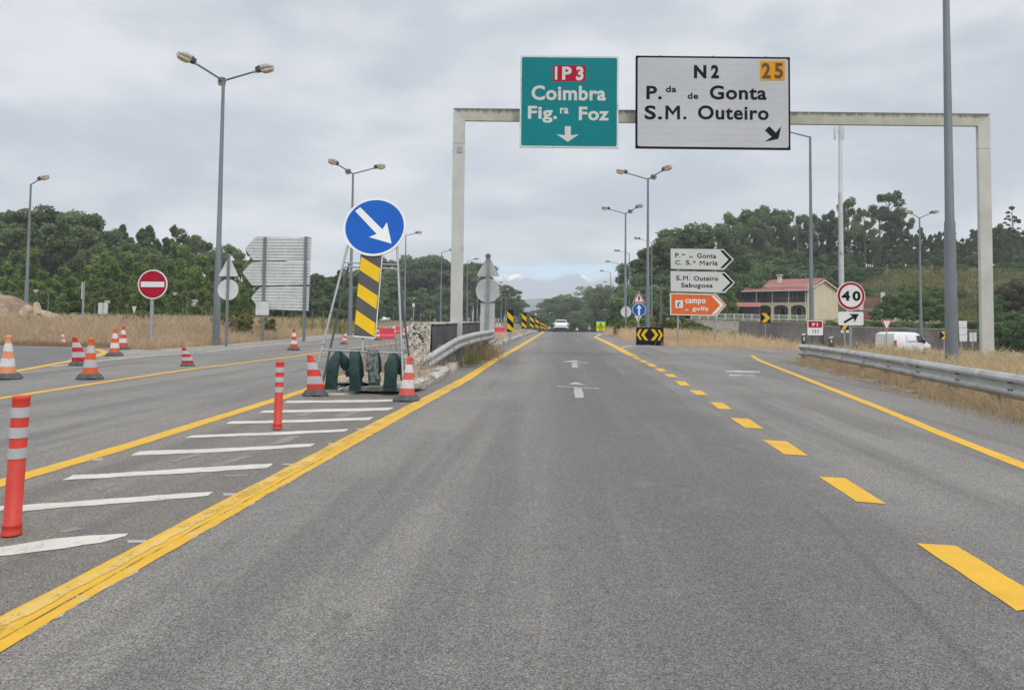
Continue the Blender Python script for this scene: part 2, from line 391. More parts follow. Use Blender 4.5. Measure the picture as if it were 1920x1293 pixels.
# lettering: text outlines filled as a thin mesh, fitted to a box
def text(mb, body, x0, z0, x1, z1, y, m, bold=.028, space=1.0):
    cu = bpy.data.curves.new('t', 'FONT'); cu.body = body; cu.size = 1; cu.offset = bold; cu.space_character = space
    cu.fill_mode = 'FRONT'; cu.resolution_u = 4
    o = bpy.data.objects.new('t', cu); col.objects.link(o)
    dg = bpy.context.evaluated_depsgraph_get(); me = bpy.data.meshes.new_from_object(o.evaluated_get(dg))
    vs = [tuple(v.co) for v in me.vertices]; fs = [tuple(p.vertices) for p in me.polygons]
    bpy.data.objects.remove(o); bpy.data.curves.remove(cu); bpy.data.meshes.remove(me)
    a0 = min(v[0] for v in vs); a1 = max(v[0] for v in vs); b0 = min(v[1] for v in vs); b1 = max(v[1] for v in vs)
    sx = (x1-x0)/(a1-a0); sz = (z1-z0)/(b1-b0)
    vs = [(x0+(v[0]-a0)*sx, y, z0+(v[1]-b0)*sz) for v in vs]
    # face -Y
    f2 = []
    for f in fs:
        p = [vs[i] for i in f]; ar = sum(p[i][0]*p[(i+1)%len(p)][2]-p[(i+1)%len(p)][0]*p[i][2] for i in range(len(p)))
        f2.append(f if ar > 0 else f[::-1])
    mb.add(vs, f2, m); return mb
def em(mb, x0, z0, x1, z1, y, m, k=.17):
    w = (x1-x0); t = w*k*1.15; zc = z0+(z1-z0)*.30
    return mb.prism([(x0,z0),(x0+t,z0),(x0+t,z1-(z1-z0)*.30),((x0+x1)/2,zc-.0*w),(x1-t,z1-(z1-z0)*.30),(x1-t,z0),(x1,z0),(x1,z1),(x1-t*1.05,z1),((x0+x1)/2,zc+(z1-z0)*.27),(x0+t*1.05,z1),(x0,z1)], y, y+.003, m)
class Face:
    """sign-face coordinates: picture measurements of the sign turned into metres on its own plane"""
    def __init__(s, cx, cy, sc, ox=0, oy=0, k=1.0): s.cx, s.cy, s.sc, s.ox, s.oy, s.k = cx, cy, sc, ox, oy, k
    def p(s, x, y):
        x = s.ox+x/s.k; y = s.oy+y/s.k
        return ((x-s.cx)*s.sc, -(y-s.cy-(x-s.cx)*ROLL)*s.sc)
    def poly(s, pts): return [s.p(*q) for q in pts]
    def text(s, mb, body, x0, ytop, x1, ybot, y, m, bold=.028, space=1.0):
        cxm = (x0+x1)/2; a = s.p(x0, 0)[0]; b = s.p(x1, 0)[0]
        return text(mb, body, a, s.p(cxm, ybot)[1], b, s.p(cxm, ytop)[1], y, m, bold, space)

# ------------------------------------------------------------ ground, roads
def grid_mesh(name, xs, ys, fn, m, kind='structure'):
    XX, YY = np.meshgrid(xs, ys); ZZ = fn(XX, YY)
    vs = np.stack([XX.ravel(), YY.ravel(), ZZ.ravel()], 1); nx = len(xs)
    i = np.arange((len(ys)-1)*(nx-1)); r = i//(nx-1); c = i%(nx-1); a = r*nx+c
    fs = np.stack([a, a+1, a+nx+1, a+nx], 1)
    me = bpy.data.meshes.new(name); me.from_pydata(vs.tolist(), [], fs.tolist()); me.materials.append(m)
    me.polygons.foreach_set('use_smooth', [True]*len(fs)); me.update()
    o = bpy.data.objects.new(name, me); col.objects.link(o); tag(o, kind=kind); return o
def ground_mat():
    m, nt, b = new_mat('dry_soil')
    g = N(nt, 'ShaderNodeNewGeometry'); pos = g.outputs['Position']; s = N(nt,'ShaderNodeSeparateXYZ'); nt.links.new(pos, s.inputs[0])
    a = noise(nt, pos, .25, 6, .65); f = noise(nt, pos, 9, 5, .7); h = noise(nt, pos, .05, 4, .6)
    c = mix(nt, sstep(nt, a, .35, .65), (.22,.165,.105), (.34,.265,.17))
    c = mix(nt, mth(nt,'MULTIPLY', sstep(nt, f, .5, .7), .5), c, (.13,.10,.06))
    far = sstep(nt, s.outputs[1], 95, 130)
    c = mix(nt, mth(nt,'MULTIPLY', far, sstep(nt, h, .38, .6)), c, (.13,.14,.055))
    nt.links.new(c, b.inputs['Base Color']); b.inputs['Roughness'].default_value = 1
    b.inputs['Specular IOR Level'].default_value = .1
    return m
SOIL = ground_mat()
xs = np.unique(np.concatenate([np.linspace(-3000,-300,16), np.linspace(-300,-120,19), np.arange(-120,150,2.5), np.linspace(150,400,20), np.linspace(400,3000,16)]))
ys = np.unique(np.concatenate([np.linspace(-300,-10,10), np.arange(-10,240,2.5), np.linspace(240,600,30), np.linspace(600,3000,20)]))
grid_mesh('ground', xs, ys, lambda x, y: tz(x, y)-.03+.06*np.sin(x*.9)*np.sin(y*.7)*ss(3,12,np.abs(x-.7-.057*y)-8)*(y>40), SOIL)

def flat_poly(name, pts, z, m, kind='structure', parent=None):
    n = len(pts); mb = MB()
    a = sum(pts[i][0]*pts[(i+1)%n][1]-pts[(i+1)%n][0]*pts[i][1] for i in range(n))
    if a < 0: pts = pts[::-1]
    mb.add([(p[0],p[1],z) for p in pts], [tuple(range(n))], m)
    return tag(mb.build(name, parent), kind=kind)
def g2(px, py, z=0.0):
    p = G(px, py, z); return (p.x, p.y)
right_edge = [(6.9,-8), (7.0,6), g2(1920,792), g2(1740,747), g2(1640,722), g2(1560,700), g2(1520,684), g2(1500,672), g2(1520,662)]
far_right = [(19.5,36.5), g2(1500,656.5), g2(1380,653), g2(1244,649), g2(1200,646), g2(1172,640), g2(1158,634), (8.6,60)]
back_left = [(-2.5,60), (-12.5,86), (-13,150), (-17,210), (-24,210), (-20,150), (-17.8,110), g2(700,617), g2(640,625), g2(560,634), g2(420,647.5), g2(300,656), g2(250,657), g2(190,652), g2(0,648), g2(-300,645), (-70,36), (-70,-8)]
flat_poly('road', right_edge+far_right+back_left, .012, ASPH)
# carriageway over the crest
def ribbon(name, cl, wl, wr, m, z=.016, step=1.0, jit=0.0, kind='structure', ground=True, build=True, mb=None):
    """strip along a centreline [(x,y)], wl/wr widths left/right"""
    pts = [Vector((p[0], p[1])) for p in cl]; out = []
    for a, b in zip(pts[:-1], pts[1:]):
        L = (b-a).length; k = max(1, int(L/step))
        out += [a.lerp(b, i/k) for i in range(k)]
    out.append(pts[-1]); mb = mb or MB(); vs = []
    # smooth
    for _ in range(2):
        out = [out[0]]+[(out[i-1]+out[i]*2+out[i+1])/4 for i in range(1, len(out)-1)]+[out[-1]]
    for i, p in enumerate(out):
        d = (out[min(i+1, len(out)-1)]-out[max(i-1, 0)]).normalized(); nrm = Vector((-d.y, d.x))
        for sgn, wd in ((1, wl), (-1, wr)):
            q = p + nrm*sgn*(wd+random.uniform(-jit, jit)); vs.append((q.x, q.y, (tzf(q.x, q.y) if ground else 0)+z))
    fs = [(2*i, 2*i+1, 2*i+3, 2*i+2) for i in range(len(out)-1)]
    mb.add(vs, fs, m)
    return tag(mb.build(name), kind=kind) if build else mb
ribbon('road', [(5.0,59.5),(6.4,80),(7.4,100),(9.5,130),(12.0,160),(22,240)], 6.6, 4.4, ASPH, z=.010, step=2.5)
ribbon('slip_road', [(16,34.0),(20,36.5),(26,44),(31,55),(40,66),(60,74)], 3.6, 3.6, ASPH, z=.03, step=1.5)

flat_poly('road_patch', [g2(*p) for p in ((-300,650),(0,650.5),(110,652.5),(150,657),(140,665),(122,677),(60,688),(22,695.5),(-60,708),(-300,748))], .0138, paint('dark_smooth_asphalt',(.135,.130,.124),.85,0,.2,2.0,.2,(.10,.095,.09),bump=.3,bscale=90))
flat_poly('road_shoulder', [g2(*p) for p in ((205,655.5),(300,656.5),(420,648),(560,635),(640,626),(640,630),(560,639.5),(419,655),(286,666),(205,674),(206,664))], .0140, paint('pale_shoulder_concrete',(.27,.25,.22),.95,0,.2,1.5,.5,(.18,.165,.145),bump=.5,bscale=20))
# painted markings (pixel measurements laid on the flat road, real widths)
def line(pts, wd, m, z=.016, jit=.006, step=.25, crest=False):
    cl = [g2(*p) for p in pts]
    return ribbon('road_marking', cl, wd/2, wd/2, m, z=z, jit=jit, step=step, ground=crest)
line([(-260,1345),(-120,1262),(0,1192),(250,1053),(500,914),(750,777),(874,711),(926,677),(969,653),(1000,634),(1017,624.5)], .25, YEL, jit=.008)
line([(-400,1030),(-200,968),(0,909),(240,838),(430,778),(570,734),(611,718),(645,706),(700,689),(760,668),(830,645)], .21, YEL, jit=.007)
line([(-300,790),(0,748),(165,722),(350,694),(560,667),(660,653),(740,643),(790,637)], .20, YEL)
line([(-120,724),(22,698),(130,678),(179,669),(198,661),(187,656.5),(162,652.5)], .24, YEL)
line([(97,688),(179,678),(286,667),(386,660),(419,656),(560,641),(640,631),(760,620)], .15, WHT)
line([(-300,647),(0,647.5),(120,649),(190,652.5),(240,656.5)], .45, CONC)
line([(300,656),(420,647.5),(560,634),(640,625)], .25, CONC, z=.0152)
line([(1410,667),(1418,673),(1430,679),(1475,696.5),(1555,728.6),(1657,769),(1764,814.5),(1920,876),(2060,932)], .17, YEL2)
line([(1116,632),(1135,641),(1159,652.5),(1173,661),(1188,668)], .34, YEL2)
line([(1162,652.5),(1176,650),(1193,648.3),(1225,649)], .16, WHT)
line([(1225,649),(1260,650),(1330,653),(1400,655),(1495,659.5)], .12, WHTW)
ribbon('road_marking', [g2(1116,632), (8.3,72), (9.3,92), (9.9,104)], .08, .08, WHT, z=.019)
ribbon('road_marking', [g2(1017,624.5), (3.6,90), (4.4,106)], .12, .12, YEL, z=.019)
K2 = 1.8656
def polymark(q, ox, oy, k, m, z=.016, jit=.012, fat=1.0):
    cy_ = sum(p[1] for p in q)/len(q)
    pts = [g2(ox+x/k, oy+(cy_+(y-cy_)*fat if fat != 1 else y)/k) for x, y in q]; out = []
    for i in range(len(pts)):
        a, b = Vector(pts[i]), Vector(pts[(i+1)%len(pts)]); L = (b-a).length; n = max(1, min(40, int(L/.09))); nr = Vector((-(b-a).y, (b-a).x))/max(L, 1e-6)
        out.append(tuple(a)); w0 = 0
        for j in range(1, n):
            w0 = w0*.6+random.uniform(-jit, jit); out.append(tuple(a.lerp(b, j/n)+nr*w0))
    return flat_poly('road_marking', out, z, m)
for q in ([(1415,788),(1553,797),(1900,1010),(1765,1027)], [(1072,553),(1165,558),(1312,650),(1205,641)], [(877,423),(960,428),(1038,479),(952,474)],
          [(763,345),(828,348),(880,383),(815,380)], [(690,290),(737,292),(770,315),(722,313)], [(618,247),(660,249),(686,265),(645,264)],
          [(570,215),(605,217),(625,232),(588,231)], [(532,190),(565,192),(580,202),(548,201)], [(497,170),(525,171),(543,181),(515,181)],
          [(468,154),(492,155),(510,165),(484,164)], [(443,141),(465,142),(480,150),(457,149)], [(420,130),(440,131),(455,138),(432,137)]):
    polymark(q, 960, 600, K2, YEL2, jit=.004)
for q in ([(-300,700),(-40,665),(200,628),(330,616),(480,608),(470,618),(380,643),(240,665),(40,690),(-40,697),(-300,732)],
          [(-300,528),(-40,508),(250,490),(480,472),(690,455),(800,450),(780,465),(700,474),(600,483),(300,505),(80,525),(-40,523),(-300,545)],
          [(275,386),(460,378),(640,366),(860,352),(1022,343),(1000,360),(800,374),(600,385),(400,398),(230,407)],
          [(525,297),(700,291),(900,283),(1182,267),(1160,280),(900,295),(700,304),(490,313)],
          [(720,237),(1000,226),(1307,212),(1290,222),(1000,236),(693,246)], [(870,183),(1140,177),(1403,167),(1385,178),(1140,187),(848,193)],
          [(990,143),(1250,136),(1474,131),(1455,142),(1220,147),(970,151)], [(1075,106),(1280,103),(1500,100),(1490,108),(1280,112),(1063,114)],
          [(1230,77),(1400,76),(1540,76),(1530,83),(1230,84)]):
    polymark(q, 0, 700, 2, WHT, jit=.016)
for q in ([(620,335),(740,305),(760,308),(660,335)], [(780,350),(920,312),(955,312),(830,350)], [(330,440),(420,415),(455,415),(370,448)],[(1100,160),(1150,148),(1180,150),(1140,163)],
          [(985,275),(1090,238),(1125,240),(1030,280)], [(840,385),(930,383),(930,390),(850,393)],[(215,598),(280,582),(320,588),(240,606)], [(1240,165),(1330,140),(1400,132),(1290,168)],
          [(1060,343),(1115,343),(1112,349),(1062,348)], [(1228,266),(1270,266),(1268,271),(1232,271)], [(1335,210),(1385,210),(1380,215),(1340,215)], [(1440,164),(1480,164),(1478,168),(1442,168)],
          [(835,455),(900,455),(895,462),(840,464)], [(475,632),(550,632),(545,642),(480,643)], [(340,325),(390,322),(380,331),(345,332)]):
    polymark(q, 0, 700, 2, FAINT if q[0][0] not in (1060,1228,1335,1440,835,475,340) else PALE, .0145)
for q in ([(990,390),(1050,370),(1150,400)], [(885,404),(1265,427),(1265,434),(885,411)], [(1035,420),(1110,420),(1130,515),(1050,515)],
          [(920,188),(1030,172),(1060,174),(1075,190)], [(1075,188),(1170,195),(1170,200),(1075,193)], [(1018,194),(1065,195),(1070,240),(1020,240)]):
    polymark(q, 860, 640, 4.8, PALE)
polymark([(748,178),(868,180),(868,187),(748,183)], 960, 600, K2, WHTW)
polymark([(760,193),(850,195),(850,198),(760,196)], 960, 600, K2, WHTW)
# scuffed inner band and ragged older white edge of the near yellow line
nl = [(-120,1262),(0,1192),(250,1053),(500,914),(750,777),(860,719)]
ribbon('road_marking', [g2(*p) for p in nl], .085, -.01, WORNY, z=.0185, jit=.02, step=.1, ground=False)
ribbon('road_marking', [g2(*p) for p in nl], -.10, .128, WHTW, z=.0142, jit=.010, step=.05, ground=False)
# seams and cracks
ribbon('road_seam', [g2(*p) for p in ((0,1206),(250,1062),(500,921),(700,808))], .0025, .0025, TAR, z=.020, jit=.003, step=.08, ground=False)

# ------------------------------------------------------------ median island with broken kerb
KERBM = paint('flaking_white_kerb', (.47,.45,.405), .9, 0, .22, 3, .6, (.20,.175,.14), bump=.6, bscale=14)
DUSTM = paint('median_dirt', (.30,.25,.185), 1, 0, .25, 2.2, .4, (.15,.12,.08), bump=.6, bscale=12)
isl_r = [(706,736),(772,738),(820,716),(863,688),(879,679),(904,666),(930,652),(965,637),(1007,620.5)]
isl_l = [(622,733),(655,712),(700,694),(760,672),(820,650),(880,632),(940,618),(985,611.5)]
rp = [g2(*p) for p in isl_r]; lp = [g2(*p) for p in isl_l]
def resample(pts, n):
    pts = [Vector(p) for p in pts]; L = [0]
    for a, b in zip(pts[:-1], pts[1:]): L.append(L[-1]+(b-a).length)
    out = []
    for i in range(n):
        t = L[-1]*i/(n-1); k = max(j for j in range(len(L)) if L[j] <= t+1e-9); k = min(k, len(pts)-2)
        out.append(pts[k].lerp(pts[k+1], (t-L[k])/(L[k+1]-L[k])))
    return out
nn = 70; ra = resample(rp, nn); la = resample(lp, nn); mb = MB(); vs = []
for i in range(nn):
    for j in range(7):
        q = ra[i].lerp(la[i], j/6); vs.append((q.x, q.y, tzf(q.x, q.y)+.10+random.uniform(-.02, .03)+(.06 if 0 < j < 6 else 0)))
mb.add(vs, [(i*7+j, i*7+7+j, i*7+8+j, i*7+j+1) for i in range(nn-1) for j in range(6)], DUSTM)
tag(mb.build('median_island'), kind='structure')
mb = MB()
def kerb_run(pts, mb, n, skip=.08, zt=.16):
    rr = resample(pts, n)
    for a, b in zip(rr[:-1], rr[1:]):
        if random.random() < skip: continue
        d = (b-a); L = d.length; d = d/L; nr = Vector((-d.y, d.x)); s0 = random.uniform(.0, .04)
        h = zt+random.uniform(-.05, .03); o = random.uniform(-.05, .05); wd = .22
        z0 = tzf(a.x, a.y)
        c = [a+d*s0, b-d*random.uniform(.01, .05)]
        vs = []
        for q in c:
            for t, z in ((-.02,-.02),(-.02,h*.6),(.05,h),(wd,h+random.uniform(-.03,.02)),(wd,-.02)):
                p = q+nr*(t+o+random.uniform(-.015,.015)); vs.append((p.x, p.y, z0+z))
        mb.add(vs, [(0,5,6,1),(1,6,7,2),(2,7,8,3),(3,8,9,4),(4,3,2,1,0),(5,6,7,8,9)], KERBM)
kerb_run(rp, mb, 52, .06, .20); kerb_run([lp[0], (lp[0][0]*.6+rp[0][0]*.4, lp[0][1]-.25), rp[0]], mb, 7, .1, .09)
kerb_run(lp[::-1], mb, 60, .1)
tag(mb.build('kerb'), kind='structure')
mb = MB()   # cracked slab on the island nose
a, b = G(655,722,.17), G(745,728,.17)
mb.prism([(-.55,0),(.52,.0),(.5,.04),(.1,.07),(-.5,.03)], -.0, 1.1, paint('cracked_slab',(.27,.245,.21),.95,0,.25,2.5,.5,(.12,.1,.08),bump=.6)); mb.v = [(x+(y*.25),y,z+.08) for x,y,z in mb.v]
tag(mb.build('broken_slab', None, ((a.x+b.x)/2, a.y-.05, 0)), 'cracked pale concrete slab on the island nose behind the sandbags', 'slab')
# kerb under the right guardrail's end
mb = MB(); kerb_run([g2(*p) for p in ((1512,662),(1500,671),(1520,683),(1560,699),(1640,721),(1740,746),(1920,791),(2100,840))], mb, 34, .0, .04)
mb.m = [paint('low_grey_kerb',(.24,.22,.19),.95,0,.2,2,.5,(.14,.12,.09))]
tag(mb.build('kerb'), kind='structure')

# ------------------------------------------------------------ foliage
def leaf_mesh(name, pts, sizes, m, tint, aspect=.55, flat=0.0):
    n = len(pts); pts = np.asarray(pts); sizes = np.asarray(sizes)
    a = rng.normal(size=(n,3)); a[:,2] *= (1-flat); a /= np.linalg.norm(a, axis=1)[:,None]
    b = rng.normal(size=(n,3)); b -= a*np.sum(a*b, 1)[:,None]; b /= np.linalg.norm(b, axis=1)[:,None]
    a = a*sizes[:,None]; b = b*(sizes*aspect)[:,None]
    v = np.stack([pts-a, pts-b*.9, pts+a, pts+b], 1).reshape(-1, 3)
    me = bpy.data.meshes.new(name); me.vertices.add(4*n); me.vertices.foreach_set('co', v.ravel().astype(np.float32))
    me.loops.add(4*n); me.loops.foreach_set('vertex_index', np.arange(4*n, dtype=np.int32))
    me.polygons.add(n); me.polygons.foreach_set('loop_start', np.arange(0, 4*n, 4, dtype=np.int32)); me.polygons.foreach_set('loop_total', np.full(n, 4, dtype=np.int32))
    at = me.attributes.new('tint', 'FLOAT', 'FACE'); at.data.foreach_set('value', np.asarray(tint, dtype=np.float32))
    me.materials.append(m); me.update(); me.validate(); return me
def blob(n, c, r, shell=.55):
    d = rng.normal(size=(n,3)); d /= np.linalg.norm(d, axis=1)[:,None]
    rr = (shell+(1-shell)*rng.random(n))**.9*(.8+.35*rng.random(n))
    return np.array(c)+d*rr[:,None]*np.array(r)
def make_tree(kind, seed):
    """unit tree of height 1 (scaled on placing); returns (crown mesh, trunk mesh)"""
    global rng; rs = random.Random(seed); H = 1.0
    mb = MB(); P_, S_, T_ = [], [], []
    def lim(p, q, r0, r1, m=BARK):
        mid = (Vector(p)+Vector(q))/2+Vector((rs.uniform(-.015,.015), rs.uniform(-.015,.015), .01)); mb.tube([p, mid, q], [r0, (r0+r1)/2, r1], m, 5, False)
    def clump(c, r, n, s, t):
        P_.append(blob(n, c, r)); S_.append(np.full(n, s*1.25)*(.6+.8*rng.random(n))); T_.append(np.clip(t*1.3-.15+rng.normal(size=n)*.28, 0, 1))
    if kind in ('euc', 'eucb'):
        bark = BARKP
        lean = rs.uniform(-.04,.04); top = (lean, rs.uniform(-.03,.03), .86)
        mb.tube([(0,0,0),(lean*.3,0,.35),(lean*.7,0,.62),top], [.017,.013,.009,.003], bark, 7, False)
        for i in range(15 if kind == 'euc' else 19):
            t = rs.uniform(.42 if kind == 'euc' else .2, .93); a = rs.uniform(0, 6.28); rad = (.045+.13*math.sin(math.pi*min(1,(1.04-t)/.62)))*rs.uniform(.5,1.15)
            c = (lean*t+rad*math.cos(a), rad*math.sin(a), t+rs.uniform(0,.05))
            lim((lean*t, 0, t-.10), c, .006, .002, bark)
            r = rs.uniform(.045,.085); clump(c, (r, r, r*rs.uniform(.7,1.15)), 300, .0125, rs.uniform(.15,.85))
        clump((top[0], top[1], .93), (.06,.06,.06), 300, .0125, .7)
    elif kind == 'young':
        mb.tube([(0,0,0),(.01,0,.5),(0,0,.9)], [.012,.008,.002], BARKP, 6, False)
        for i in range(38):
            t = rs.uniform(.05,.94); a = rs.uniform(0,6.28); rad = .165*(1-t)**.65*rs.uniform(.2,1.0)+.012
            c = (rad*math.cos(a), rad*math.sin(a), t); r = rs.uniform(.038,.07)*(1.15-.45*t)
            clump(c, (r,r,r*1.7), 170, .013, rs.uniform(.0,1.0))
            if i % 3 == 0: lim((0,0,max(.03,t-.1)), c, .004, .001, BARKP)
    elif kind == 'pine':
        mb.tube([(0,0,0),(.008,0,.5),(0,0,.97)], [.014,.009,.002], BARK, 6, False)
        for i in range(58):
            t = rs.uniform(.14,.97); a = rs.uniform(0,6.28); rad = (.145*(1-t)**.85+.010)*rs.uniform(.25,1.1)
            c = (rad*math.cos(a), rad*math.sin(a), t+rad*.12); lim((0,0,t-.03), c, .0035, .001)
            r = .028+.035*(1-t); clump(c, (r*1.1,r*1.1,r*1.15), 110, .0125, rs.uniform(.1,.9))
        clump((0,0,.97), (.02,.02,.04), 60, .012, .6)
    elif kind == 'round':
        for i in range(5):
            a = rs.uniform(0,6.28); lim((0,0,.02), (.25*math.cos(a), .25*math.sin(a), .55), .03, .008)
        for i in range(34):
            a = rs.uniform(0,6.28); t = rs.random(); rad = .40*math.sqrt(rs.random()); z = .12+.78*rs.random()*math.sqrt(max(0,1-(rad/.46)**2))
            r = rs.uniform(.09,.15); clump((rad*math.cos(a), rad*math.sin(a), z), (r,r,r*.85), 200, .024, rs.uniform(.05,.95))
    elif kind == 'dead':
        mb.tube([(0,0,0),(.01,0,.5),(0,0,1.0)], [.012,.008,.001], BARK, 6, False)
        for i in range(34):
            t = rs.uniform(.35,.97); a = rs.uniform(0,6.28); rad = .15*(1-t)**.8+.015
            c = (rad*math.cos(a), rad*math.sin(a), t+rad*.35); lim((0,0,t-.02), c, .003, .0008)
            clump(c, (.022,.022,.016), 34, .010, rs.uniform(.1,.9))
    elif kind == 'sparse':
        mb.tube([(0,0,0),(.02,0,.35),(-.01,0,.7),(.0,0,.9)], [.018,.013,.006,.002], BARK, 6, False)
        for i in range(26):
            t = rs.uniform(.3,.9); a = rs.uniform(0,6.28); rad = rs.uniform(.08,.26); c = (rad*math.cos(a), rad*math.sin(a), t+.08)
            lim((0,0,t-.12), c, .006, .0015); clump(c, (.06,.06,.045), 90, .011, rs.uniform(.1,.9))
    m = {'euc':L_EUC,'eucb':L_EUC,'young':L_YOUNG,'pine':L_PINE,'round':L_DARK,'dead':L_DEAD,'sparse':L_EUC}[kind]
    crown = leaf_mesh('crown', np.concatenate(P_), np.concatenate(S_), m, np.concatenate(T_), .5)
    tr = mb.build('trunk'); tm = tr.data; bpy.data.objects.remove(tr)
    return crown, tm
PROTO = {}
for kd, n in (('euc',4),('eucb',3),('young',4),('pine',4),('round',3),('dead',1),('sparse',2)):
    PROTO[kd] = [make_tree(kd, 100+17*i+len(kd)*7) for i in range(n)]
NAME = {'euc':'eucalyptus_tree','eucb':'eucalyptus_tree','young':'young_tree','pine':'pine_tree','round':'broadleaf_tree','dead':'dead_pine_tree','sparse':'sparse_tree'}
def tree(kind, px, ytop, D, label, group, wide=1.0, xoff=0.0, ymin=None, cat='tree', leafmat=None, name=None):
    p = P(px, ytop, D); x, y = p.x+xoff, p.y; z0 = tzf(x, y)-.1; h = p.z-z0
    if h < .4: return None
    cm, tm = random.choice(PROTO[kind])
    t = thing(name or NAME[kind], label, cat, (x, y, z0), random.uniform(0, 6.28), group)
    s = h*wide*random.uniform(.92,1.1); t.scale = (s, s, h)
    for nm, me in (('crown', cm), ('trunk', tm)):
        o = bpy.data.objects.new(nm, me); col.objects.link(o); o.parent = t
        if nm == 'crown' and leafmat: o.material_slots[0].link = 'OBJECT'; o.material_slots[0].material = leafmat
    return t
def prof(tab, x): return float(np.interp(x, [a for a, b in tab], [b for a, b in tab]))
LEFT = [(-120,400),(0,397),(50,398),(90,392),(125,384),(150,392),(165,420),(190,427),(210,420),(245,432),(260,424),(300,434),(350,424),(370,440),(400,456),(430,460),(470,455),(520,480),(560,500),(600,514),(640,507),(680,500),(705,495)]
CL = [(690,500),(725,486),(745,484),(790,480),(805,478),(830,488),(875,492),(890,488),(905,528),(930,528),(950,534),(965,540),(975,558),(990,572),(998,588)]
CR = [(1004,592),(1012,578),(1025,566),(1040,557),(1060,553),(1075,555),(1090,562),(1100,558),(1112,543),(1125,535),(1140,538),(1150,545),(1165,540)]
RT = [(1160,520),(1170,500),(1180,492),(1200,478),(1225,454),(1240,447),(1260,432),(1290,422),(1310,432),(1335,430),(1360,397),(1385,394),(1415,397),(1440,375),(1460,397),(1490,407),(1520,412),(1540,392),(1560,397),(1590,380),(1615,392),(1640,404)]
gl = 'trees of the dense wood behind the left verge'
ll = {'euc':'tall grey-green eucalyptus in the back row of the wood on the left','eucb':'bushy dark eucalyptus inside the wood on the left',
      'young':'light green young tree at the front edge of the wood on the left','pine':'dark pine with tiered branches in the wood on the left'}
x = -130
while x < 480:
    kd = 'euc' if x < 175 else random.choice(['pine','pine','eucb','euc'])
    tree(kd, x, prof(LEFT, x)+random.uniform(-8,16), random.uniform(135,150), ll[kd], gl, 1.3 if x < 175 else 1.0); x += random.uniform(17,25) if x < 175 else random.uniform(13,20)
x = -130
while x < 500:
    kd = random.choice(['eucb','young','pine','eucb']); tree(kd, x, prof(LEFT, x)+random.uniform(20,48), random.uniform(118,132), ll[kd], gl, 1.25); x += random.uniform(16,26)
x = -130
while x < 470:
    tree('young', x, 492+random.uniform(-30,34)+.02*x, random.uniform(96,112), ll['young'], gl, 1.35); x += random.uniform(9,15)
x = -130
while x < 470:
    tree('young', x, 535+random.uniform(-22,20), random.uniform(84,94), ll['young'], gl, 1.6); x += random.uniform(12,19)
gm = 'trees behind the far carriageway left of the gantry post'
lm = {'euc':'tall eucalyptus with open clumped crown behind the blue arrow sign','eucb':'dark bushy eucalyptus behind the far carriageway lamps','round':'low dark broadleaf tree behind the far carriageway','young':'mid green young tree at the far carriageway edge','pine':'dark pine beyond the far carriageway'}
x = 500
while x < 705:
    kd = random.choice(['eucb','pine','round','eucb']); tree(kd, x, prof(LEFT, x)+random.uniform(-2,10), random.uniform(140,165), lm[kd], gm, 1.4); x += random.uniform(13,19)
x = 500
while x < 890:
    kd = random.choice(['round','young','eucb']); tree(kd, x, 548+random.uniform(-18,14), random.uniform(125,140) if x<700 else random.uniform(225,250), lm[kd], gm, 1.7 if kd!='round' else 1.3); x += random.uniform(12,18)
x = 700
while x < 905:
    tree('euc', x, prof(CL, x)+random.uniform(-2,6), random.uniform(255,275), lm['euc'], gm, 1.5); x += random.uniform(13,19)
x = 700
while x < 960:
    tree('eucb', x, prof(CL, x)+random.uniform(14,30), random.uniform(250,262), lm['eucb'], gm, 1.6); x += random.uniform(11,16)
x = 905
while x < 999:
    kd = random.choice(['euc','eucb']); tree(kd, x, prof(CL, x)+random.uniform(-1,5), random.uniform(270,320), lm[kd], gm, 1.5); x += random.uniform(8,12)
gc = 'hazy trees beyond the crest of the road'
lc = {'eucb':'hazy grey-green tree beyond the road crest ahead of the white car','round':'low hazy tree beyond the crest of the road','sparse':'thin bare-branched grey tree right of the crest behind the lamp row'}
x = 1003
while x < 1165:
    tree('eucb', x, prof(CR, x)+random.uniform(-1,5), random.uniform(330,390), lc['eucb'], gc, 1.5); x += random.uniform(6,9)
x = 985
while x < 1165:
    tree('round', x, 594+random.uniform(-8,6), random.uniform(260,300), lc['round'], gc, 1.5); x += random.uniform(7,11)
for x, yt in ((1117,536),(1128,531),(1141,534),(1152,545)):
    tree('sparse', x, yt, random.uniform(215,235), lc['sparse'], gc, 1.5)
gr = 'trees of the wood on the right-hand slope'
lr = {'euc':'tall eucalyptus standing clear above the wood on the right slope','eucb':'full-crowned eucalyptus in the wood behind the house','pine':'dark pine in the wood on the right-hand slope','round':'dark broadleaf tree among the pines on the right','young':'bright green young tree at the foot of the right-hand wood'}
x = 1162
while x < 1345:
    kd = random.choice(['pine','pine','eucb']); tree(kd, x, prof(RT, x)+random.uniform(-2,8), random.uniform(150,175), lr[kd], gr, 1.6 if kd=='pine' else 1.3); x += random.uniform(10,15)
x = 1168
while x < 1420:
    kd = random.choice(['pine','round','eucb','pine']); tree(kd, x, max(prof(RT, x)+28, 478)+random.uniform(-4,30), random.uniform(140,150), lr[kd], gr, 1.5 if kd!='round' else 1.0); x += random.uniform(11,17)
x = 1190
while x < 1372:
    kd = random.choice(['round','young']); tree(kd, x, 545+random.uniform(-20,18), random.uniform(118,132), lr[kd], gr, 1.5); x += random.uniform(14,22)
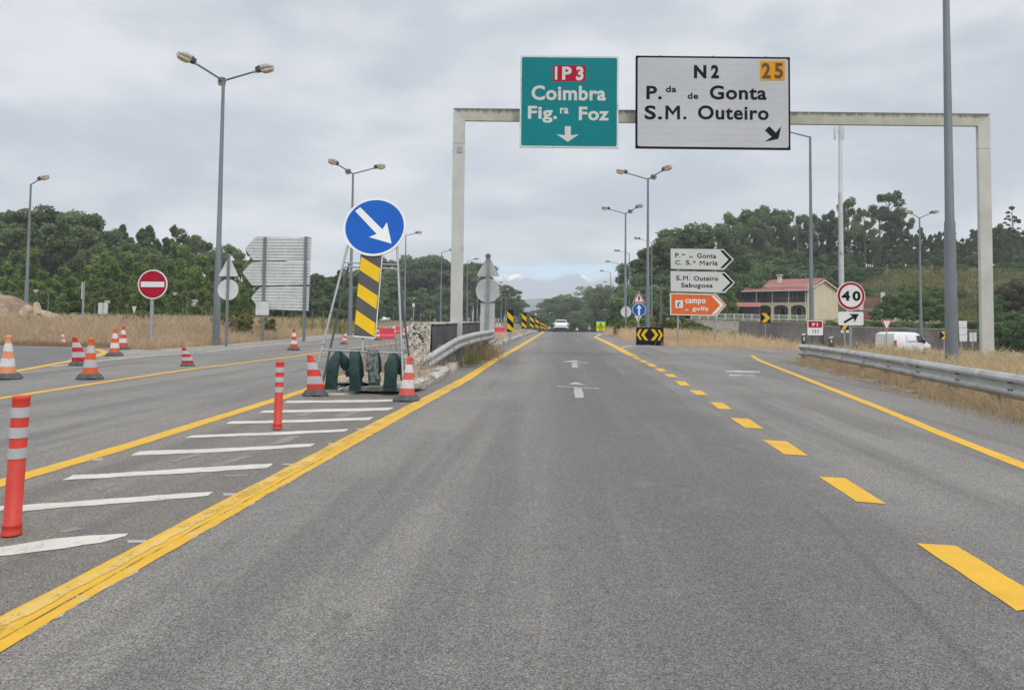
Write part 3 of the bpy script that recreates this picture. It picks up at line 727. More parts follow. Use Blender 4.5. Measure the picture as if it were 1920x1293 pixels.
for i, x in enumerate((1352,1366,1386,1403,1417,1432,1445,1461,1480,1494,1513,1527,1543,1560,1578,1591,1607,1621,1637)):
    tree(random.choice(['eucb','euc','eucb']), x, prof(RT, x)+(-4 if i%2 else 16)+random.uniform(-4,8), random.uniform(185,205), lr['eucb'], gr, .78)
tree('euc', 1665, 361, 205, 'tallest open-crowned eucalyptus right of the telecom mast', None, 1.1)
tree('euc', 1649, 392, 204, 'shorter eucalyptus leaning beside the tallest one', None, 1.0)
tree('euc', 1694, 390, 206, 'thin-crowned eucalyptus behind the double-armed lamp', None, .9)
x = 1350
while x < 1990:
    tree('pine', x, (452 if x < 1600 else 440)+random.uniform(-14,16)-(8 if x>1850 else 0), random.uniform(196,212), lr['pine'], gr, 1.25); x += random.uniform(7,10)
x = 1350
while x < 1990:
    kd = random.choice(['pine','pine','round','eucb']); tree(kd, x, 478+random.uniform(-14,16), random.uniform(184,192), lr[kd], gr, 1.3 if kd!='round' else 1.1); x += random.uniform(11,16)
x = 1350
while x < 1640:
    kd = random.choice(['round','young','eucb']); tree(kd, x, 508+random.uniform(-14,12), random.uniform(168,178), lr[kd], gr, 1.3); x += random.uniform(11,17)
tree('dead', 1897, 382, 190, 'dead reddish-brown pine standing above the wood at the right edge', None, 1.3)
tree('dead', 1655, 480, 178, 'bare thin-trunked tree on the dry bank above the second house', None, 1.5)
x = 1345
while x < 1990:
    tree('round', x, 497+random.uniform(-8,8), random.uniform(178,186), lr['round'], gr, 1.5); x += random.uniform(9,13)
# shrubs and garden trees round the houses and above the retaining wall
gb = 'dark garden trees above the retaining wall'
for x, yt, D, wd in ((1655,563,100,1.6),(1672,548,108,1.5),(1692,541,112,1.5),(1712,543,112,1.5),(1735,547,110,1.5),(1756,552,108,1.5),(1775,562,104,1.5),(1640,574,98,1.7),(1700,575,98,1.9),(1740,572,98,1.9),(1604,578,102,1.2),(1580,582,104,.9),(1770,585,97,1.5)):
    tree('round', x, yt, D, 'dark round garden tree above the grey retaining wall', gb, wd*.62)
for x, yt, D in ((1868,548,98),(1880,535,100),(1897,525,100),(1915,518,98),(1935,520,98),(1862,585,88),(1885,580,86),(1905,575,86),(1930,570,86),(1955,560,86),(1862,600,75),(1875,600,74),(1890,596,74),(1905,598,73),(1925,594,73),(1945,590,73)):
    tree('round', x, yt, D, 'dark bush at the right edge beyond the gantry post', 'dark bushes at the right edge', 1.0, leafmat=L_BRON if yt < 545 else None)

def grass(name, n, region, hmin, hmax, m, label=None, blades=9, spread=.16, lean=.3, wdt=.011, zoff=0.0, kind='stuff', hfn=None):
    """n tufts of blades standing in a region sampler -> arrays x,y"""
    x, y = region(n); n = len(x); B = blades
    tx = np.repeat(x, B)+rng.normal(size=n*B)*spread; ty = np.repeat(y, B)+rng.normal(size=n*B)*spread
    tz_ = tz(tx, ty)+zoff
    hh = np.repeat(hmin+(hmax-hmin)*rng.random(n)**1.3, B)*(.55+.6*rng.random(n*B))
    if hfn is not None: hh *= hfn(tx, ty)
    a = rng.random(n*B)*6.283; ln = lean*rng.random(n*B)
    dx, dy = np.cos(a)*ln*hh, np.sin(a)*ln*hh
    fa = rng.random(n*B)*6.283; wx, wy = np.cos(fa)*wdt, np.sin(fa)*wdt
    Z0 = np.stack([tx-wx, ty-wy, tz_-.03], 1); Z1 = np.stack([tx+wx, ty+wy, tz_-.03], 1)
    M1 = np.stack([tx+wx*.8+dx*.35, ty+wy*.8+dy*.35, tz_+hh*.6], 1); M0 = np.stack([tx-wx*.8+dx*.35, ty-wy*.8+dy*.35, tz_+hh*.6], 1)
    T1 = np.stack([tx+dx+wx*1.1, ty+dy+wy*1.1, tz_+hh*.86], 1); T = np.stack([tx+dx*1.25, ty+dy*1.25, tz_+hh], 1)
    v = np.stack([Z0, Z1, M1, M0, T1, T], 1).reshape(-1, 3); k = np.arange(n*B)*6
    q1 = np.stack([k, k+1, k+2, k+3], 1); q2 = np.stack([k+3, k+2, k+4, k+5], 1); q = np.stack([q1, q2], 1).reshape(-1, 4)
    me = bpy.data.meshes.new(name); me.vertices.add(len(v)); me.vertices.foreach_set('co', v.ravel().astype(np.float32))
    me.loops.add(q.size); me.loops.foreach_set('vertex_index', q.ravel().astype(np.int32)); me.polygons.add(len(q))
    me.polygons.foreach_set('loop_start', np.arange(0, q.size, 4, dtype=np.int32)); me.polygons.foreach_set('loop_total', np.full(len(q), 4, dtype=np.int32))
    at = me.attributes.new('tint', 'FLOAT', 'FACE'); tt = np.clip(np.repeat(rng.random(n), B)*.7+rng.random(n*B)*.4, 0, 1)
    at.data.foreach_set('value', np.repeat(tt, 2).astype(np.float32)); me.materials.append(m); me.update()
    o = bpy.data.objects.new(name, me); col.objects.link(o)
    return tag(o, label or 'tall dry straw-coloured grass', 'grass', kind=kind)
def in_poly(x, y, poly):
    c = np.zeros(len(x), bool); n = len(poly)
    for i in range(n):
        x0, y0 = poly[i]; x1, y1 = poly[(i+1)%n]
        if y0 == y1: continue
        t = ((y0 > y) != (y1 > y)) & (x < (x1-x0)*(y-y0)/(y1-y0)+x0); c ^= t
    return c
def region(poly, dens=None):
    bx = [p[0] for p in poly]; by = [p[1] for p in poly]
    def f(n):
        x = rng.uniform(min(bx), max(bx), n*3); y = rng.uniform(min(by), max(by), n*3); k = in_poly(x, y, poly)
        return x[k][:n], y[k][:n]
    return f
le = [g2(700,616.5), g2(640,624), g2(560,632.5), g2(420,646), g2(300,654.5), g2(250,655.5), g2(190,650.5), g2(0,646.5), g2(-300,643)]
front = le + [(-48,38.5),(-48,48),(-12.5,66),(-13,78)]
def hleft(x, y): return .55+.45*ss(0, 3, y-np.interp(x, [p[0] for p in le[::-1]], [p[1] for p in le[::-1]]))
grass('dry_grass', 15000, region(front), .3, 1.12, L_DRY, blades=11, wdt=.007, lean=.5, hfn=hleft, label='tall dry straw-coloured grass on the verge left of the road')
grass('dry_grass', 5000, region([(-48,46),(-16,60),(-17,84),(-70,84),(-70,46)]), .6, 1.1, L_DRYG, blades=7, wdt=.02, label='half-green dry grass further back on the left verge')
rg = [g2(1165,633), g2(1175,639), g2(1200,644.5), g2(1244,648), g2(1380,652), g2(1500,655.5), (20,41), (25,49), (29,60), (22,74), (8.8,74)]
grass('dry_grass', 8000, region(rg), .2, .85, L_DRY, blades=11, wdt=.008, lean=.5, hfn=lambda x, y: .45+.55*ss(0, 4, y-37-np.clip(14-x,0,20)*1.3), label='dry straw-coloured grass behind the double chevron board')
# verge behind the right-hand guardrail
gr_top = [(1500,645),(1512,645.5),(1560,651),(1640,662),(1760,680),(1920,703),(2080,729)]
gpts = [G(a, b+0.0, .62) for a, b in gr_top]
vb = [(p.x+.30, p.y+.2) for p in gpts]; vu = [(p.x-.30, p.y-.15) for p in gpts]
far_ = [(14.2,30.5),(16,33),(21.5,35.5),(28,44),(33,55),(40,50),(22,10),(11,8)]
grass('dry_grass', 13000, region(vb[::-1]+far_), .15, .62, L_DRY, blades=10, wdt=.0045, lean=.6, label='dry grass behind the right-hand guardrail')
grass('dry_grass', 2600, region([(p.x+.9, p.y+.6) for p in gpts][::-1]+far_), .35, .8, L_DRYG, blades=7, wdt=.004, lean=.5, spread=.08, label='taller seed stalks behind the right-hand guardrail')
grass('dry_grass', 2600, region(vu[::-1]+[(p.x+.35, p.y+.25) for p in gpts]), .06, .30, L_DRY, blades=12, wdt=.003, lean=.7, spread=.1, label='short dry grass under the right-hand guardrail')
grass('green_weeds', 350, region([(11.5,24),(14,30),(22,34),(28,40),(20,20)]), .3, .65, L_WEED, blades=14, wdt=.006, spread=.12, label='patchy green weeds in the dry grass behind the guardrail')
grass('green_weeds', 700, region([(-45,44),(-20,50),(-13,62),(-14,80),(-45,80)]), .7, 1.25, L_WEED, blades=12, wdt=.02, label='greenish weeds among the dry grass on the left')
grass('green_weeds', 900, region([(12,52),(15,49),(24,56),(26,66),(14,72)]), .6, 1.1, L_WEED, blades=14, wdt=.02, spread=.2, label='green bramble-like weeds behind the double chevron board')
grass('verge_litter', 2600, lambda n: (lambda x: (x, np.interp(x, [p[0] for p in le[::-1]], [p[1] for p in le[::-1]])+rng.normal(size=n)*.45+.1))(rng.uniform(le[-1][0], le[0][0], n)), .04, .22, L_BRN, blades=10, wdt=.006, spread=.14, lean=.9, label='low brown weeds spilling over the left verge edge')
grass('verge_litter', 700, lambda n: (lambda t: (np.interp(t, [p[1] for p in gpts[::-1]], [p[0] for p in gpts[::-1]])-.45+rng.normal(size=n)*.16, t))(rng.uniform(9.5, 26, n)), .03, .16, L_DRY, blades=9, wdt=.003, spread=.08, lean=.9, label='low brown weeds at the asphalt edge below the guardrail')
# weeds on the island
ipoly = rp+lp[::-1]
grass('dry_weeds', 300, region(ipoly[:9]+lp[4::-1]), .05, .28, L_BRN, blades=9, wdt=.004, spread=.09, zoff=.12, label='short dry weeds on the median island')
grass('dry_weeds', 150, lambda n: (lambda t, j: (np.interp(t, [p[1] for p in rp], [p[0] for p in rp])+j, t))(rng.uniform(rp[0][1]+.3, 34, n), rng.normal(size=n)*.2-.30), .06, .28, L_BRN, blades=10, wdt=.004, spread=.08, zoff=.1, label='dry weeds growing along the broken median kerb')
grass('dry_weeds', 400, region([(-2.6,32),(-1.6,32),(-.25,49.7),(2.2,84),(3.0,95),(1.9,95),(1.0,84),(-1.3,49.7)]), .05, .28, L_DRY, blades=9, wdt=.012, spread=.15, zoff=.1, label='dry tufts between the striped boards on the median')
p = G(872,682,.1)
grass('green_weeds', 26, lambda n: (p.x+.05+rng.normal(size=n)*.2, p.y+.3+rng.normal(size=n)*.35), .2, .6, L_WEED, blades=11, wdt=.004, spread=.09, zoff=.1, lean=.9, label='leggy green weed growing beneath the left guardrail', kind=None)
p = P(897,650,25.6)
grass('dry_weeds', 90, lambda n: (p.x+rng.normal(size=n)*.28, p.y+.2+rng.normal(size=n)*.5), .25, .62, L_BRN, blades=14, wdt=.006, spread=.1, zoff=.1, lean=.8, label='brown dry weeds under the far end of the bent guardrail', kind=None)
p2 = G(694,700,.15)
grass('dry_weeds', 40, lambda n: (p2.x+rng.normal(size=n)*.45, p2.y+.9+rng.normal(size=n)*.4), .2, .85, L_BRN, blades=10, wdt=.005, spread=.08, zoff=.1, label='tall dry weeds behind the hanging sandbags', kind=None)
for x_, yt, D_ in ((243,584,46),(262,578,48),(278,582,47),(415,582,46),(436,577,47),(455,584,46),(95,592,47),(500,590,50),(126,590,45)):
    tree('round', x_, yt, D_, 'leafy green weed clump standing in the dry grass of the left verge', 'weed clumps in the left verge', 1.0, cat='weed clump', name='weed_clump', leafmat=L_WEED)
# slope above the wall
grass('dry_grass', 4200, region([(60,135),(110,135),(170,192),(60,192)]), .5, 1.3, L_DRYG, blades=7, wdt=.05, spread=.5, label='dry grass on the slope above the houses')
grass('slope_scrub', 9500, region([(64,112),(118,116),(166,178),(64,178)]), .5, 1.3, L_WEED, blades=10, wdt=.06, spread=.5, label='yellow-green scrub covering the slope behind the garden trees')
def vine_rows():
    xs_, ys_ = [], []
    for r in range(11):
        y0 = 120+r*5.5
        for k in range(60): xs_.append(82+k*1.05+rng.normal()*.2+r*2.6); ys_.append(y0+rng.normal()*.35)
    return np.array(xs_), np.array(ys_)
grass('vine_rows', 660, lambda n: vine_rows(), .9, 1.9, L_VINE, blades=26, wdt=.10, spread=.35, lean=.6, label='yellow-green vine rows on the slope behind the garden trees')

for i in range(34):
    x_ = 1612+i*9.5+random.uniform(-4,4)
    tree('round', x_, random.uniform(522,560), random.uniform(128,165), 'low green shrub growing on the slope behind the garden trees', 'shrubs scattered on the slope', 1.1, cat='shrub', name='slope_shrub', leafmat=random.choice([L_WEED,L_YOUNG,L_DARK])) if random.random() < .75 else None
# ------------------------------------------------------------ far hill
mb = MB(); vs = []
for i in range(41):
    x0 = -700+i*55; h = 62*math.exp(-((x0-45)/190)**2)+26*math.exp(-((x0-520)/300)**2)+14+5*math.sin(i*1.3)
    for j, (dy, k) in enumerate(((0,0),(120,.6),(260,1),(420,.7),(600,0))): vs.append((x0, 2250+dy, -8+h*k+(3*math.sin(i*2.1+j) if 0<j<4 else 0)))
mb.add(vs, [(i*5+j, i*5+5+j, i*5+6+j, i*5+j+1) for i in range(40) for j in range(4)], paint('far_hill_scrub', (.06,.08,.05), 1, 0, .3, .01), True)
tag(mb.build('hills'), kind='structure')

# ------------------------------------------------------------ lamp posts
BOWL = paint('amber_lamp_bowl', (.62,.50,.33), .25, 0, .3, 9, .25, (.40,.20,.07))
LBODY = paint('lamp_housing', (.42,.43,.44), .45, .3, .1, 6)
LBACK = paint('lamp_gear_cover', (.05,.05,.06), .5)
def head_mesh():
    b = MB()      # points along +X
    secs = []
    for t, hw, z0, z1 in ((-.02,.10,-.04,.13),(.20,.13,-.04,.17),(.40,.15,-.03,.18),(.60,.15,-.03,.15),(.70,.11,-.03,.09)):
        secs.append([(t,-hw,z0),(t,-hw*.97,z1*.75),(t,-hw*.7,z1),(t,hw*.7,z1),(t,hw*.97,z1*.75),(t,hw,z0)])
    b.loft(secs[1:], LBODY); g = MB(); g.loft(secs[:2], LBACK, False); g.box((-.12,-.04,-.05),(.0,.04,.03), LBODY)
    w_ = MB(); ss_ = []
    for t, hw, z in ((.20,.10,-.07),(.24,.135,-.12),(.42,.145,-.15),(.62,.135,-.13),(.70,.09,-.06)):
        ss_.append([(t,-hw,-.032),(t,hw,-.032),(t,hw*.9,z*.8),(t,hw*.45,z),(t,-hw*.45,z),(t,-hw*.9,z*.8)])
    w_.loft(ss_, BOWL)
    out = []
    for q, nm in ((b,'lamp_head'),(g,'gear_cover'),(w_,'lamp_bowl')):
        o = q.build(nm); out.append(o.data); bpy.data.objects.remove(o)
    return out
HEAD = head_mesh()
def lamp(px, ytop, D, arms, label, group='street lamps along the roads', r0=.15, ybase=None, hs=1.0, hidden_base=True):
    p = P(px, ytop, D); z0 = tzf(p.x, p.y)-.1 if ybase is None else P(px, ybase, D).z; h = p.z-z0
    t = thing('street_lamp', label, 'street lamp', (p.x, p.y, z0), 0, group)
    mb = MB().tube([(0,0,0),(0,0,.05),(0,0,h*.32),(0,0,h*.325),(0,0,h)], [r0,r0,r0*.84,r0*.72,r0*.42], GALVD, 12); mb.build('pole', t)
    mb = MB().tube([(0,0,0),(0,0,.03)], [r0*1.9, r0*1.9], GALVD, 12); mb.build('base_plate', t)
    for ang, ln, rise in arms:
        a = R(ang); q = Vector((math.cos(a)*ln, math.sin(a)*ln, h+rise)); m_ = MB().tube([(0,0,h-.04), tuple(q)], [r0*.3, r0*.26], GALVD, 8); am = m_.build('arm', t)
        o = bpy.data.objects.new('lamp_head', HEAD[0]); col.objects.link(o); o.parent = t; o.location = q; o.scale = (hs*1.15,hs*1.3,hs*1.3)
        o.rotation_euler = (0, -math.atan2(rise, ln)*.8, a)
        for nm, me in (('gear_cover', HEAD[1]), ('lamp_bowl', HEAD[2])):
            c = bpy.data.objects.new(nm, me); col.objects.link(c); c.parent = o
    return t
TRI = [(233,1.5,.42),(113,1.5,.36),(353,1.65,.38)]; TRIM = [(180-a, l, r) for a, l, r in TRI]
lamp(419,150,36,TRI,'tall three-headed street lamp in front of the left wood beside the no entry sign', r0=.17)
lamp(58,345,60,[(20,.5,.35)],'single-headed street lamp behind the rock pile at the far left', r0=.16)
lamp(662,325,57,TRI,'three-headed street lamp standing behind the blue arrow disc', r0=.17)
lamp(761,441,96,[(5,1.2,.28)],'single-armed lamp just right of the blue arrow disc', r0=.15)
lamp(828,473,118,[(5,1.2,.3)],'single-armed lamp whose arm meets the left gantry post', r0=.15)
lamp(877,489,138,[(5,1.2,.3)],'single-armed lamp between the gantry post and the triangle sign back', r0=.15)
lamp(896,512,165,[(5,1.2,.3)],'lamp half hidden behind the triangle and disc sign backs', r0=.15)
lamp(928,532,190,[(5,1.2,.3)],'thin far lamp just right of the disc sign back', r0=.15)
lamp(940,545,212,[(5,1.2,.3)],'thin far lamp above the first striped board', r0=.15)
lamp(948,560,240,[(5,1.6,.3)],'very distant lamp behind the first striped board', r0=.15)
lamp(957,571,262,[(5,1.6,.3)],'farthest lamp of the left-hand row before the hill gap', r0=.15)
lamp(1215,335,58,TRIM,'nearest three-headed lamp behind the double chevron board', r0=.17)
lamp(1173,400,77,TRIM,'second three-headed lamp, beside the round sign back', r0=.17)
lamp(1519,256,44,[(180,1.4,.30)],'single-armed lamp carrying the kilometre plate, arm behind the white overhead sign', r0=.15)
lamp(1222,454,104,[(180,1.6,.42)],'single-armed lamp just right of the nearest three-headed lamp', r0=.13)
lamp(1180,475,123,[(180,1.6,.35)],'single-armed lamp behind the second three-headed lamp', r0=.14)
lamp(1159,494,145,[(180,1.6,.3)],'third lamp from the right in the row toward the crest', r0=.14)
lamp(1145,511,170,[(180,1.6,.3)],'lamp in the middle of the row toward the crest', r0=.14)
lamp(1149,531,212,[(180,1.9,.3)],'distant lamp with its head left of its taller neighbour', r0=.15)
lamp(1131,548,250,[(180,1.6,.3)],'thin distant lamp above the yellow works sign', r0=.13)
lamp(1119,562,280,[(180,1.6,.3)],'thin distant lamp left of the yellow works sign', r0=.13)
lamp(1107,574,310,[(180,1.6,.3)],'faintest lamp near the white car at the crest', r0=.13)
lamp(1724,408,77,[(205,1.15,.35),(-15,1.0,.4)],'two-headed lamp behind the white van', r0=.16)
lamp(1771,-180,21.2,TRIM,'tall lamp post in front of the right gantry post, rising out of the picture', r0=.165)
# low lamps round the far car park
def lowlamp(px, ytop, D, side, label):
    lamp(px, ytop, D, [(0 if side > 0 else 180, .9, .22)], label, 'low lamps in front of the left wood', r0=.06, hs=.8)
lowlamp(91,552,80,-1,'low pale lamp right of the rock pile, facing left')
lowlamp(178,572,80,1,'low lamp beside the small square sign backs')
lowlamp(351,557,82,-1,'low lamp left of the tall lamp, facing left')
lowlamp(343,570,82,1,'low lamp left of the tall lamp, facing right')
lowlamp(387,577,80,-1,'low lamp touching the tall lamp pole')
lowlamp(789,562,150,-1,'thin far lamp behind the trestle leg')
lowlamp(738,566,150,1,'thin far lamp just left of the trestle leg')

# ------------------------------------------------------------ signs
def sign_post(t, x, z0, z1, r=.038, y=.07, m=GALV): MB().tube([(x,y,z0),(x,y,z1)], r, m, 10).build('post', t)
D = 24.3; s = D/F
def overhead():
    zb = -tzf(0, D)
    # gantry
    pl = P(861,205,24.7); pr = P(1845,211,24.7); ztop = (pl.z+pr.z)/2
    t = thing('sign_gantry', 'pale square-section steel gantry spanning the exit lane', 'gantry', (pl.x, 24.7, 0))
    wdt = .385; dp = .14; span = pr.x-pl.x; bh = .40
    MB().box((-wdt/2,0,-.1),(wdt/2,dp,ztop-1.15), CREAM).build('post', t)
    MB().box((span-wdt/2,0,-.1),(span+wdt/2,dp,ztop-1.15), CREAM).build('post', t)
    for sx, x0 in ((1,0),(-1,span)):
        mb = MB(); mb.prism([(x0-sx*wdt/2,ztop-1.14),(x0+sx*wdt/2,ztop-1.14),(x0+sx*wdt/2,ztop-bh),(x0-sx*wdt/2,ztop)], -.004, dp+.004, CREAM); mb.build('post_head', t)
    mb = MB(); mb.prism([(-wdt/2,0),(wdt/2,-bh),(span-wdt/2,-bh),(span+wdt/2,0)], 0, dp, BEAM)
    mb.build('beam', t, (0,0,ztop))
    MB().box((-.05,-.02,ztop-1.45),(.12,-.001,ztop-1.25), GALV, .02).build('clamp', t)
    MB().box((-wdt/2-.04,.03,ztop-1.42),(wdt/2+.04,.06,ztop-1.40), GALV).build('clamp', t)
    for px_, sc_ in ((0,1),(span,1)): MB().box((px_-.3,-.12,-.05),(px_+.3,dp+.12,.03), GALV).build('base_plate', t)
    # teal sign
    fc = Face(1066.5, 191, s, 840, 80, 5.3333)
    c = P(1066.5, 191, D); t = thing('overhead_sign', 'teal overhead sign reading Coimbra and Fig.ra Foz with a down arrow', 'road sign', tuple(c))
    mb = MB(); a = fc.p(712,116); b = fc.p(1712,1066); mb.box((a[0],0,b[1]),(b[0],.08,a[1]), ALU); mb.build('panel', t)
    mb = MB(); mb.prism(rrect(a[0]+.055, b[1]+.055, b[0]-.055, a[1]-.055, .06), -.005, .001, TEAL); mb.build('face', t)
    mb = MB(); q = fc.poly([(1043,218),(1378,218),(1378,383),(1043,383)]); mb.prism(q, -.008, -.004, RED)
    mb.build('route_plate', t)
    mb = MB(); fc.text(mb,'I',1064,233,1090,368,-.011,WHITE); fc.text(mb,'P',1138,233,1235,368,-.011,WHITE,.035); fc.text(mb,'3',1280,231,1355,375,-.011,WHITE,.04); mb.build('lettering', t)
    for w_, *bx in (('Coimbra',830,428,1583,580),('Fig.',795,637,1090,808),('ra',1120,655,1205,715),('Foz',1310,645,1615,785)):
        mb = MB(); fc.text(mb, w_, bx[0], bx[1], bx[2], bx[3], -.011, WHITE, .03, 1.06); mb.build('lettering', t)
    MB().prism(fc.poly([(1170,843),(1230,843),(1230,935),(1313,925),(1200,1003),(1088,925),(1170,935)]), -.011, -.005, WHITE).build('arrow', t)
    for xx in (-.9,.9): MB().box((xx-.04,.08,-1.2),(xx+.04,.36,1.2), GALV).build('bracket', t)
    # white sign
    fc = Face(1337.5, 192.5, s, 1170, 80, 5.3333)
    c = P(1337.5, 192.5, D); t = thing('overhead_sign', 'large white overhead sign reading N2 and S.M. Outeiro with exit number 25', 'road sign', tuple(c))
    a = fc.p(108,118); b = fc.p(1672,1082)
    mb = MB(); mb.box((a[0],0,b[1]),(b[0],.08,a[1]), BLACKS); mb.build('panel', t)
    mb = MB(); mb.prism(rrect(a[0]+.06, b[1]+.06, b[0]-.06, a[1]-.06, .07), -.005, .001, GWHITE)
    for i in range(1, 14):
        z = a[1]-.06-i*(a[1]-b[1]-.12)/14; mb.box((a[0]+.1,-.0065,z-.0035),(b[0]-.1,-.0045,z+.0035), paint('panel_joint',(.43,.44,.45),.6))
    mb.build('face', t)
    mb = MB(); mb.prism(fc.poly([(1366,175),(1618,175),(1618,375),(1366,375)]), -.010, -.007, OSIGN); mb.build('exit_number_plate', t)
    mb = MB(); fc.text(mb,'2',1383,195,1475,355,-.013,BROWN,.035); fc.text(mb,'5',1512,195,1600,357,-.013,BROWN,.035)
    fc.text(mb,'N',697,217,823,352,-.012,BLACKS,.045); fc.text(mb,'2',870,215,950,353,-.012,BLACKS,.045); mb.build('lettering', t)
    for w_, *bx in (('P.',215,430,372,568),('da',412,430,518,495),('de',632,500,740,565),('Gonta',857,427,1432,572),('S.',197,630,375,774),('.',588,742,620,774),('Outeiro',737,632,1452,777)):
        mb = MB(); fc.text(mb, w_, bx[0], bx[1], bx[2], bx[3], -.012, BLACKS, .026, 1.08); mb.build('lettering', t)
    mb = MB(); q0 = fc.p(408,771); q1 = fc.p(555,633); em(mb,q0[0],q0[1],q1[0],q1[1],-.012,BLACKS); mb.build('lettering', t)
    MB().prism(fc.poly([(1413,885),(1457,843),(1523,908),(1578,843),(1550,970),(1412,1000),(1482,950)]), -.012, -.006, BLACKS).build('arrow', t)
    for xx in (-1.7,0,1.7):
        MB().box((xx-.04,.08,-1.2),(xx+.04,.36,1.2), GALV).build('bracket', t)
        MB().box((xx-.03,.02,a[1]),(xx+.03,.06,a[1]+.03), GALV).build('bolt', t)
overhead()

def direction_stack():
    D = 43; s = D/F; fc = Face(1317, 528, s, 1240, 450, 8.08); c = P(1317,528,D); zg = tzf(c.x, c.y)-c.z-.1
    defs = [([(140,128),(945,137),(1100,295),(950,450),(145,435)], [(890,155),(940,155),(1075,295),(935,425),(890,425),(1020,295)],
             [('P.',208,195,290,265),('da',308,198,362,232),('de',422,232,478,268),('Gonta',540,200,832,275),('C.',210,305,305,374),('S.',368,305,460,376),('ta',475,308,522,345),('@M',582,312,657,382),('aria',674,312,852,383)], WHITE, BLACKS,
             'white arrow sign reading P.da de Gonta and C. S.ta Maria, topmost of three'),
            ([(140,468),(965,485),(1115,645),(965,800),(145,775)], [(908,505),(958,505),(1092,645),(952,775),(908,775),(1045,645)],
             [('S.',218,538,308,611),('@M',328,540,402,610),('.',420,596,437,611),('Outeiro',492,545,860,618),('Sabugosa',298,650,778,740)], WHITE, BLACKS, 'white arrow sign reading S.M. Outeiro Sabugosa, middle of three'),
            ([(132,802),(830,818),(983,985),(835,1150),(135,1133)], [(758,845),(815,850),(945,985),(815,1125),(758,1125),(890,985)],
             [('campo',360,893,668,985),('golfe',470,1005,712,1087),('de',358,1040,412,1070)], ORNG, WHITEN, 'orange arrow sign reading campo de golfe, lowest of three')]
    for outl, chev, txt, bgm, fgm, label in defs:
        t = thing('direction_sign', label, 'road sign', tuple(c), 0, 'stacked direction signs beside the exit')
        o = fc.poly(outl); cx = sum(p[0] for p in o)/5; cz = sum(p[1] for p in o)/5
        MB().prism(o, 0, .05, WHITEN if bgm is ORNG else BLACKS if 0 else ALU).build('panel', t)
        k = .045; ins = [(p[0]+(cx-p[0])*.022*1.6 if abs(p[0]-cx) > .1 else p[0], p[1]+(cz-p[1])*(.045 if bgm is not ORNG else .085)) for p in o]
        MB().prism(o, -.004, .001, WHITEN if bgm is ORNG else WHITE).build('border', t)
        MB().prism(ins, -.008, -.003, bgm).build('face', t)
        MB().prism(fc.poly(chev), -.011, -.007, fgm).build('chevron', t)
        for w_, *b in txt:
            mb = MB()
            if w_ == '@M':
                q0 = fc.p(b[0],b[3]); q1 = fc.p(b[2],b[1]); em(mb,q0[0],q0[1],q1[0],q1[1],-.012,BLACKS,.15).build('lettering', t); continue
            fc.text(mb, w_, b[0], b[1], b[2], b[3], -.012, BLACKS if fgm is BLACKS else WHITEN, .014 if 'M' in w_ else .024, 1.08); mb.build('lettering', t)
        if bgm is ORNG:
            MB().prism(fc.poly([(212,912),(325,912),(325,1027),(212,1027)]), -.011, -.007, WHITEN).build('symbol_plate', t)
            mb = MB()
            for q in ([(268,935),(262,942),(268,950),(278,948),(280,938)], [(238,965),(258,945),(268,952),(262,985),(250,985)], [(248,982),(264,982),(272,1012),(262,1012),(256,992),(242,1012),(234,1010)],
                      [(264,955),(286,930),(292,934),(270,964)], [(290,960),(294,962),(302,1012),(298,1012)]): mb.prism(fc.poly(q), -.015, -.012, BLACKS)
            mb.build('golfer_symbol', t)
    t = thing('sign_posts', 'pair of grey posts carrying the three stacked arrow signs', 'sign posts', tuple(c))
    for x_ in (1272,1342): sign_post(t, (x_-1317)*s, zg, 1.75, .055, .12)
direction_stack()

def banded(mb, poly, y0, y1, m, n, gap):
    """arrow outline made of horizontal ribs"""
    zs = [p[1] for p in poly]; za, zb = min(zs), max(zs); h = (zb-za)/n
    def ext(z):
        xs = []
        for i in range(len(poly)):
            (x0,z0),(x1,z1) = poly[i], poly[(i+1)%len(poly)]
            if (z0-z)*(z1-z) <= 0 and z0 != z1: xs.append(x0+(x1-x0)*(z-z0)/(z1-z0))
        return min(xs), max(xs)
    for i in range(n):
        a, b = za+i*h+gap/2, za+(i+1)*h-gap/2; l0, r0 = ext(a); l1, r1 = ext(b); lm, rm = ext((a+b)/2)
        mb.prism([(l0,a),(r0,a),(rm,(a+b)/2),(r1,b),(l1,b),(lm,(a+b)/2)], y0, y1, m)
def back_stack():
    D = 42; s = D/F; fc = Face(517,513,s,380,360,4.31); c = P(517,513,D); zg = tzf(c.x,c.y)-c.z-.1
    for poly, lb in (([(420,358),(875,365),(872,552),(408,552),(333,455)], 'ribbed grey back of an arrow sign pointing left, topmost of three'),
                 ([(400,560),(870,563),(868,755),(402,755),(320,650)], 'ribbed grey back of an arrow sign, middle of three'),
                 ([(470,762),(865,762),(862,960),(465,945),(395,855)], 'ribbed grey back of an arrow sign, lowest of three, behind the small plate')):
        t = thing('direction_sign', lb, 'road sign', tuple(c), 0, 'backs of the stacked arrow signs left')
        q = fc.poly(poly); mb = MB(); banded(mb, q, 0, .03, ALU, 8, .022); mb.build('ribbed_panel', t)
        MB().prism([(x*.985, z) for x, z in [(a+(0-a)*.01, b) for a, b in q]], .031, .036, DGREY).build('backing', t)
    t = thing('sign_posts', 'two dark posts in front of the ribbed sign backs', 'sign posts', tuple(c))
    for a, b in ((500,362),(832,358)):
        x_, zt = fc.p(a, b); MB().box((x_-.07,-.12,zg),(x_+.07,-.005,zt), GALVD).build('post', t)
    t = thing('sign_plate', 'small grey plate back on the near post of the ribbed signs', 'road sign', tuple(c))
    a = fc.p(442,885); b = fc.p(550,995); MB().box((a[0],-.15,b[1]),(b[0],-.125,a[1]), ALU, .04).build('plate', t)
back_stack()

